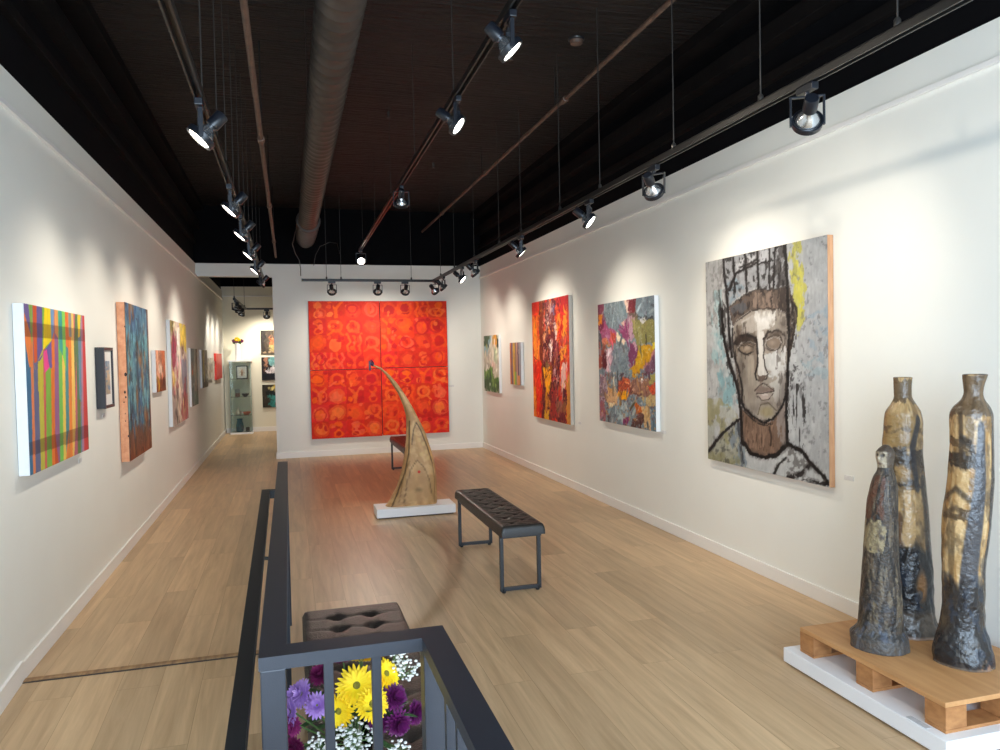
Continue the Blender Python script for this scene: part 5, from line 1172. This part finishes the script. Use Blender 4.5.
M_edge = mat('green_glass_edge', (120, 146, 140), .3, var=.1, scale=10)
for x in (-w2 - .003, w2 - .005):
    MB().box((x, -d2 - .004, .035), (x + .008, -d2 + .004, hh)).build('corner_strip', M_edge, cb)
X0, Y0 = -.965, 16.52
def pot(name, lb, x, z, prof, m, cat, y=Y0 - .03):
    o = thing(name, lb, cat, (x, y, z)); MB().lathe(prof, 20).build('body', m, o, True); return o
c = patches(26, 26, (232, 224, 212), 111, [('e', 50, 46, 26, 30, (206, 150, 120)), ('p', [(36, 40), (64, 40), (66, 90), (34, 90)], (176, 140, 120)), ('e', 50, 40, 12, 14, (236, 214, 190))])
def stand_print():
    t = thing('framed_print', 'small black framed figure print standing on the top shelf of the glass case', 'framed picture', (-.935, Y0 - .06, 1.1405))
    m = MB()
    for lo, hi in (((-.11, 0, 0), (-.094, .02, .275)), ((.094, 0, 0), (.11, .02, .275)), ((-.094, 0, 0), (.094, .02, .016)), ((-.094, 0, .259), (.094, .02, .275))): m.box(lo, hi, .001)
    m.build('frame', M_blackframe, t); MB().box((-.094, .010, .016), (.094, .014, .259)).build('mat_board', M_card, t)
    ny, nx = c.X.shape; u, v = np.meshgrid(np.linspace(-.062, .062, nx), np.linspace(.225, .055, ny))
    link('print', grid_mesh('print', np.stack([u, np.full_like(u, .0085), v], -1), c.C, M_paint), t)
stand_print()
M_teal, M_orange, M_dk = mat('teal_glaze', (52, 112, 126), .25, c2=(36, 70, 92), scale=14), mat('orange_red_glaze', (206, 92, 60), .3, c2=(226, 150, 110), scale=18), mat('dark_brown_glaze', (58, 46, 44), .3, var=.3, scale=20)
M_cream = mat('cream_glaze', (224, 214, 196), .3, var=.1, scale=14)
pot('ceramic_bowl', 'dark little bowl on the second shelf of the glass case', -.885, .7705, [(.03, 0), (.034, .004), (.062, .03), (.078, .062), (.074, .064), (.058, .034), (.02, .012)], M_dk, 'bowl')
o = thing('small_box', 'small brown and grey box on the second shelf of the glass case', 'box', (-1.035, Y0 - .03, .7705))
MB().box((-.045, -.03, 0), (.045, .03, .075), .003).build('box_body', mat('brown_box', (120, 78, 62), .5, var=.2, scale=20), o); MB().box((-.046, -.031, .0755), (.046, .031, .155), .003).build('box_lid', mat('grey_box', (140, 146, 142), .5, var=.2, scale=20), o)
pot('ceramic_jar', 'small white and orange jar on the third shelf of the glass case', -1.03, .3905, [(.03, 0), (.05, .02), (.052, .06), (.03, .10), (.018, .13), (.022, .16), (.016, .162), (.01, .12)], M_cream, 'jar', Y0 - .07)
pot('ceramic_cup', 'small orange ceramic cup on the third shelf of the glass case', -1.015, .3905, [(.02, 0), (.035, .01), (.042, .07), (.038, .072), (.03, .02)], M_orange, 'cup', Y0 + .06)
pot('ceramic_dish', 'red orange dish on the third shelf of the glass case', -.87, .3905, [(.04, 0), (.05, .006), (.085, .045), (.092, .06), (.086, .062), (.045, .016)], M_orange, 'dish')
pot('ceramic_vase', 'teal pitcher-like vase at the bottom of the glass case', -1.01, .0355, [(.05, 0), (.07, .02), (.078, .10), (.066, .19), (.05, .24), (.06, .275), (.054, .277), (.045, .24), (.05, .1)], M_teal, 'vase')
pot('ceramic_cup', 'dark cup at the bottom right of the glass case', -.855, .0355, [(.026, 0), (.036, .01), (.038, .09), (.033, .092), (.028, .02)], M_dk, 'cup')
vs = thing('flower_vase', 'tall white cylinder vase on top of the glass case', 'vase', (-1.01, 16.5, hh + .035))
MB().lathe([(.046, 0), (.05, .004), (.052, .20), (.05, .335), (.046, .337), (.044, .20), (.04, .02)], 28).build('body', M_white, vs, True)
fl = thing('flower_bunch', 'bunch of yellow and dark red flowers in the white vase on the glass case', 'flowers', (-1.01, 16.5, hh + .035))
rr = random.Random(5)
M_yel, M_mag, M_leaf = mat('yellow_petals', (255, 226, 30), .6, c2=(248, 204, 14), scale=30), mat('dark_magenta_petals', (126, 24, 84), .6, c2=(86, 12, 60), scale=30), mat('green_leaves', (70, 104, 56), .55, c2=(44, 74, 38), scale=24)
for x, z, r_, m_ in ((-.01, .43, .055, M_yel), (.035, .415, .045, M_yel), (-.07, .40, .045, M_mag), (.085, .395, .045, M_mag), (-.02, .385, .045, M_mag), (.05, .37, .045, M_leaf), (-.06, .365, .04, M_leaf)):
    b = MB()
    for k in range(16):
        a = rr.random() * 2 * PI; e = rr.random() * PI
        b.ball((x + r_ * .6 * math.cos(a) * math.sin(e), r_ * .6 * math.sin(a) * math.sin(e), z + r_ * .5 * math.cos(e)), r_ * .42, 1, (1, 1, .9))
    b.build('flower_head' if m_ is not M_leaf else 'leaf_tuft', m_, fl, True)
b = MB()
for x in (-.08, -.03, 0, .05, .10): b.tube([(x * .2, 0, .04), (x * .35, 0, .30), (x, 0, .38)], .003, 6)
b.build('stems', M_leaf, fl)

# ------------------------------------------------------------------ bouquet in a glass vase on the tufted bench
BX, BY, BZ = .135, 1.98, .4555
v = thing('glass_vase', 'clear glass vase holding the bouquet on the tufted bench', 'vase', (BX, BY, BZ))
MB().lathe([(.050, 0), (.054, .004), (.050, .06), (.056, .15), (.064, .18), (.0615, .18), (.053, .15), (.046, .06), (.045, .012)], 32).build('vase_wall', M_glass, v, True)
M_lav, M_lavc = mat('lavender_petals', (200, 162, 222), .6, c2=(172, 128, 204), scale=40), mat('pale_green_centre', (150, 160, 60), .6, var=.2, scale=60)
M_eye = mat('olive_flower_centre', (140, 130, 30), .7, c2=(104, 96, 20), scale=90, bump=.5, bscale=300)
M_purp = mat('purple_petals', (110, 20, 96), .6, c2=(74, 10, 66), scale=40)
M_pink = mat('pink_magenta_petals', (176, 60, 134), .6, c2=(128, 30, 96), scale=40)
M_babyw = mat('white_blossom', (244, 244, 240), .7, var=.05, scale=60)
M_stem = mat('green_stem', (92, 122, 66), .6, var=.2, scale=40)
def petal(b, mtx, L, w, curl, lift):
    """one long petal with a cupped cross-section and real thickness"""
    n = 6; rows = []
    for i in range(n + 1):
        t = i / n; ww = w * (math.sin(PI * min(1, .12 + .80 * t)) ** .7) * (1 if t < .97 else .5)
        x = L * t; z = lift * t + curl * t * t
        rows.append([[b.bm.verts.new(mtx @ Vector((x, s * ww, z + abs(s) * ww * .35 - dz))) for s in (-1, 0, 1)] for dz in (0, .0008)])
    for A, B in zip(rows, rows[1:]):
        for k in (0, 1):
            b.bm.faces.new((A[0][k], A[0][k + 1], B[0][k + 1], B[0][k])); b.bm.faces.new((A[1][k + 1], A[1][k], B[1][k], B[1][k + 1]))
        b.bm.faces.new((A[0][0], B[0][0], B[1][0], A[1][0])); b.bm.faces.new((B[0][2], A[0][2], A[1][2], B[1][2]))
def flower(name, label, cat, p, look, R, layers, pm, cm, cr, group, rnd, wid=.105):
    """flower head at p facing along look, on a stem that runs down into the vase"""
    t = thing(name, label, cat, (BX, BY, BZ + .012), 0, group)
    p = Vector(p) - Vector((BX, BY, BZ + .012)); q = Vector(look).normalized().to_track_quat('Z', 'Y').to_matrix().to_4x4()
    M0 = Matrix.Translation(p) @ q
    b = MB()
    for li, (n, s, lift, curl) in enumerate(layers):
        for k in range(n):
            a = 2 * PI * (k + .5 * (li % 2)) / n + rnd.uniform(-.06, .06)
            petal(b, M0 @ Matrix.Rotation(a, 4, 'Z') @ Matrix.Translation((cr * .45, 0, li * .0022)), (R * s - cr * .45) * rnd.uniform(.92, 1.05), R * wid, curl * R * rnd.uniform(.6, 1.3), lift * R * rnd.uniform(.8, 1.2))
    b.build('petals', pm, t, True)
    MB().lathe([(cr, .002), (cr * 1.02, cr * .55), (cr * .7, cr * .95), (cr * .15, cr * 1.05)], 16, M0).build('flower_centre', cm, t, True)
    back = M0 @ Vector((0, 0, -.004)); d = Vector((p.x * .12, p.y * .12, .06))
    mid = (back + d) / 2 + Vector((p.x * .12, p.y * .12, 0)) - Vector(look).normalized() * .025
    MB().tube([Vector((p.x * .05, p.y * .05, .0)), d, mid, back], .0024, 6).build('stem', M_stem, t, True)
    return t
rn = random.Random(11)
mum = [(26, 1.0, .04, .0), (24, .86, .14, .0), (20, .68, .24, .02)]
gy = 'yellow daisies in the bouquet'
flower('yellow_daisy', 'largest yellow daisy at the top of the bouquet', 'flower', (.145, 1.93, .708), (-.05, -.80, .55), .054, mum, M_yel, M_eye, .0105, gy, rn)
flower('yellow_daisy', 'yellow daisy just below and right of the largest one', 'flower', (.180, 1.90, .670), (.15, -.85, .35), .046, mum, M_yel, M_eye, .0105, gy, rn)
flower('yellow_daisy', 'yellow daisy lowest on the left of the yellow ones', 'flower', (.100, 1.92, .655), (-.4, -.8, .2), .044, mum, M_yel, M_eye, .0095, gy, rn)
flower('yellow_daisy', 'yellow daisy partly behind the second railing bar', 'flower', (.222, 1.96, .715), (.5, -.6, .6), .044, mum, M_yel, M_eye, .0095, gy, rn)
flower('yellow_daisy', 'yellow daisy at the back top of the bouquet', 'flower', (.170, 2.03, .735), (.1, .2, 1), .042, mum, M_yel, M_eye, .0095, gy, rn)
gl = 'lavender flowers in the bouquet'
lav = [(20, 1.0, .10, .04), (18, .84, .30, .06), (14, .62, .55, .06), (10, .42, .85, .0)]
flower('lavender_flower', 'lavender flower highest at the left edge of the bouquet', 'flower', (.010, 1.95, .698), (-.8, -.5, .5), .038, lav, M_lav, M_lavc, .006, gl, rn, .13)
flower('lavender_flower', 'lavender flower beside the first railing bar', 'flower', (.046, 1.93, .672), (-.1, -.9, .5), .034, lav, M_lav, M_lavc, .006, gl, rn, .13)
flower('lavender_flower', 'lavender flower lowest at the left edge of the bouquet', 'flower', (-.018, 1.94, .662), (-.9, -.5, .2), .036, lav, M_lav, M_lavc, .006, gl, rn, .13)
gp = 'dark pink and purple flowers in the bouquet'
for p, lk, R, m_, lb in (((.058, 1.99, .722), (-.3, -.6, .8), .032, M_mag, 'dark red purple flower between the lavender ones and the yellow daisies'), ((.118, 2.02, .752), (-.2, -.3, 1), .032, M_mag, 'dark red purple flower peeking over the yellow daisies'),
        ((-.012, 1.93, .632), (-.7, -.7, .1), .030, M_pink, 'pink magenta flower under the lavender flowers'), ((-.010, 1.93, .578), (-.6, -.8, -.1), .032, M_mag, 'dark magenta flower low at the left of the bouquet'),
        ((.238, 1.92, .668), (.3, -.8, .4), .036, M_purp, 'purple flower right of the second railing bar, upper one'), ((.245, 1.90, .612), (.2, -.95, .1), .036, M_purp, 'purple flower right of the second railing bar, lower one'),
        ((.292, 1.94, .612), (.8, -.6, .2), .034, M_purp, 'purple flower at the right edge of the bouquet'), ((.196, 1.91, .612), (.0, -1, .1), .030, M_purp, 'purple flower behind the second railing bar')):
    flower('purple_flower', lb, 'flower', p, lk, R, lav, m_, M_purp if m_ is not M_pink else M_lav, .005, gp, rn, .13)
def spray(label, c, r, n, sc=(1, 1, 1)):
    t = thing('babys_breath', label, 'flower', (BX, BY, BZ + .012), 0, 'sprays of tiny white blossom in the bouquet')
    o = Vector((BX, BY, BZ + .012)); c = Vector(c) - o
    b, s = MB(), MB()
    root = Vector((c.x * .2, c.y * .2, .08)); s.tube([(c.x * .05, c.y * .05, 0), root, c * .75 + root * .25], .0016, 5)
    for k in range(n):
        v_ = Vector((rn.gauss(0, 1), rn.gauss(0, 1), rn.gauss(0, 1))); v_ = v_.normalized() * (rn.random() ** .5)
        q = c + Vector((v_.x * r * sc[0], v_.y * r * sc[1], v_.z * r * sc[2]))
        b.ball(q, rn.uniform(.0034, .0058), 1, (1, 1, .8))
        if k % 2 == 0: s.tube([c * .8 + root * .2, (c + q) / 2 + Vector((0, 0, -.008)), q], .0007, 4)
    bl = b.build('blossoms', M_babyw, t, True); bl['kind'] = 'stuff'
    s.build('twigs', M_stem, t, True)
spray('big spray of tiny white blossom in front of the bouquet, below the daisies', (.135, 1.885, .600), .062, 110, (1, .5, .75))
spray('spray of tiny white blossom at the lower left of the bouquet', (.048, 1.89, .585), .042, 60, (1, .5, 1))
spray('spray of tiny white blossom at the upper right of the bouquet', (.272, 1.97, .722), .048, 70, (1, .7, .8))
spray('tall thin spray of tiny white blossom at the top right of the bouquet', (.262, 1.99, .765), .032, 26, (1, .7, .7))
spray('spray of tiny white blossom at the back top of the bouquet', (.165, 2.0, .765), .022, 24, (1.2, .7, .5))
spray('spray of tiny white blossom at the lower right of the bouquet', (.24, 1.89, .555), .036, 40, (1, .5, 1))
lf = thing('leaf_sprig', 'green leaf sprigs among the bouquet flowers', 'foliage', (BX, BY, BZ + .012))
b = MB()
for k in range(46):
    a = rn.uniform(0, 2 * PI); R_ = rn.uniform(.02, .12); z_ = rn.uniform(.07, .20)
    M0 = Matrix.Translation((math.cos(a) * R_, math.sin(a) * R_ * .8 - .01, z_)) @ Matrix.Rotation(a + rn.uniform(-.5, .5), 4, 'Z') @ Matrix.Rotation(rn.uniform(-.9, .2), 4, 'Y')
    petal(b, M0, rn.uniform(.04, .075), rn.uniform(.006, .011), -.01, 0)
b.build('leaves', M_leaf, lf, True)['kind'] = 'stuff'
b = MB()
for k in range(12):
    a = rn.uniform(0, 2 * PI); b.tube([(math.cos(a) * .02, math.sin(a) * .02, .0), (math.cos(a) * .03, math.sin(a) * .03, .1), (math.cos(a) * .1, math.sin(a) * .08, .18)], .002, 5)
b.build('sprig_stems', M_stem, lf, True)

# ------------------------------------------------------------------ daylight, camera, colour management
L = bpy.data.lights.new('window_daylight', 'AREA'); L.shape = 'RECTANGLE'; L.size = 4.0; L.size_y = 2.5; L.energy = DAY; L.color = (.64, .81, 1.0)
lo = bpy.data.objects.new('window_daylight', L); COL.objects.link(lo); lo.location = ((XL + XR) / 2, YF + .05, 1.5); lo.rotation_euler = (PI / 2, 0, 0)
W = bpy.data.worlds.new('daylight'); SC.world = W; W.use_nodes = True
W.node_tree.nodes['Background'].inputs['Color'].default_value = (.70, .84, 1, 1); W.node_tree.nodes['Background'].inputs['Strength'].default_value = 1.0

yaw, pitch, roll, fpx = math.radians(15.73), math.radians(-1.62), math.radians(-1.2), 750.0
fw = Vector((math.sin(yaw) * math.cos(pitch), math.cos(yaw) * math.cos(pitch), math.sin(pitch)))
rt = fw.cross(Vector((0, 0, 1))).normalized(); up = rt.cross(fw)
rt, up = rt * math.cos(roll) + up * math.sin(roll), up * math.cos(roll) - rt * math.sin(roll)
cam = bpy.data.cameras.new('camera'); cam.sensor_width = 36.0; cam.lens = 36.0 * fpx / 1000; cam.clip_start = .05; cam.clip_end = 60
co = bpy.data.objects.new('camera', cam); COL.objects.link(co)
M = Matrix((rt, up, -fw)).transposed().to_4x4(); M.translation = Vector((0, 0, 1.55)); co.matrix_world = M
SC.camera = co
vs_ = SC.view_settings
vs_.view_transform = 'Standard'; vs_.look = 'None'; vs_.gamma = 1.0; vs_.use_curve_mapping = False; vs_.exposure = EXPO
SC.cycles.use_denoising = True
SC.cycles.max_bounces = 12; SC.cycles.diffuse_bounces = 8; SC.cycles.transparent_max_bounces = 16; SC.cycles.sample_clamp_indirect = 6.0
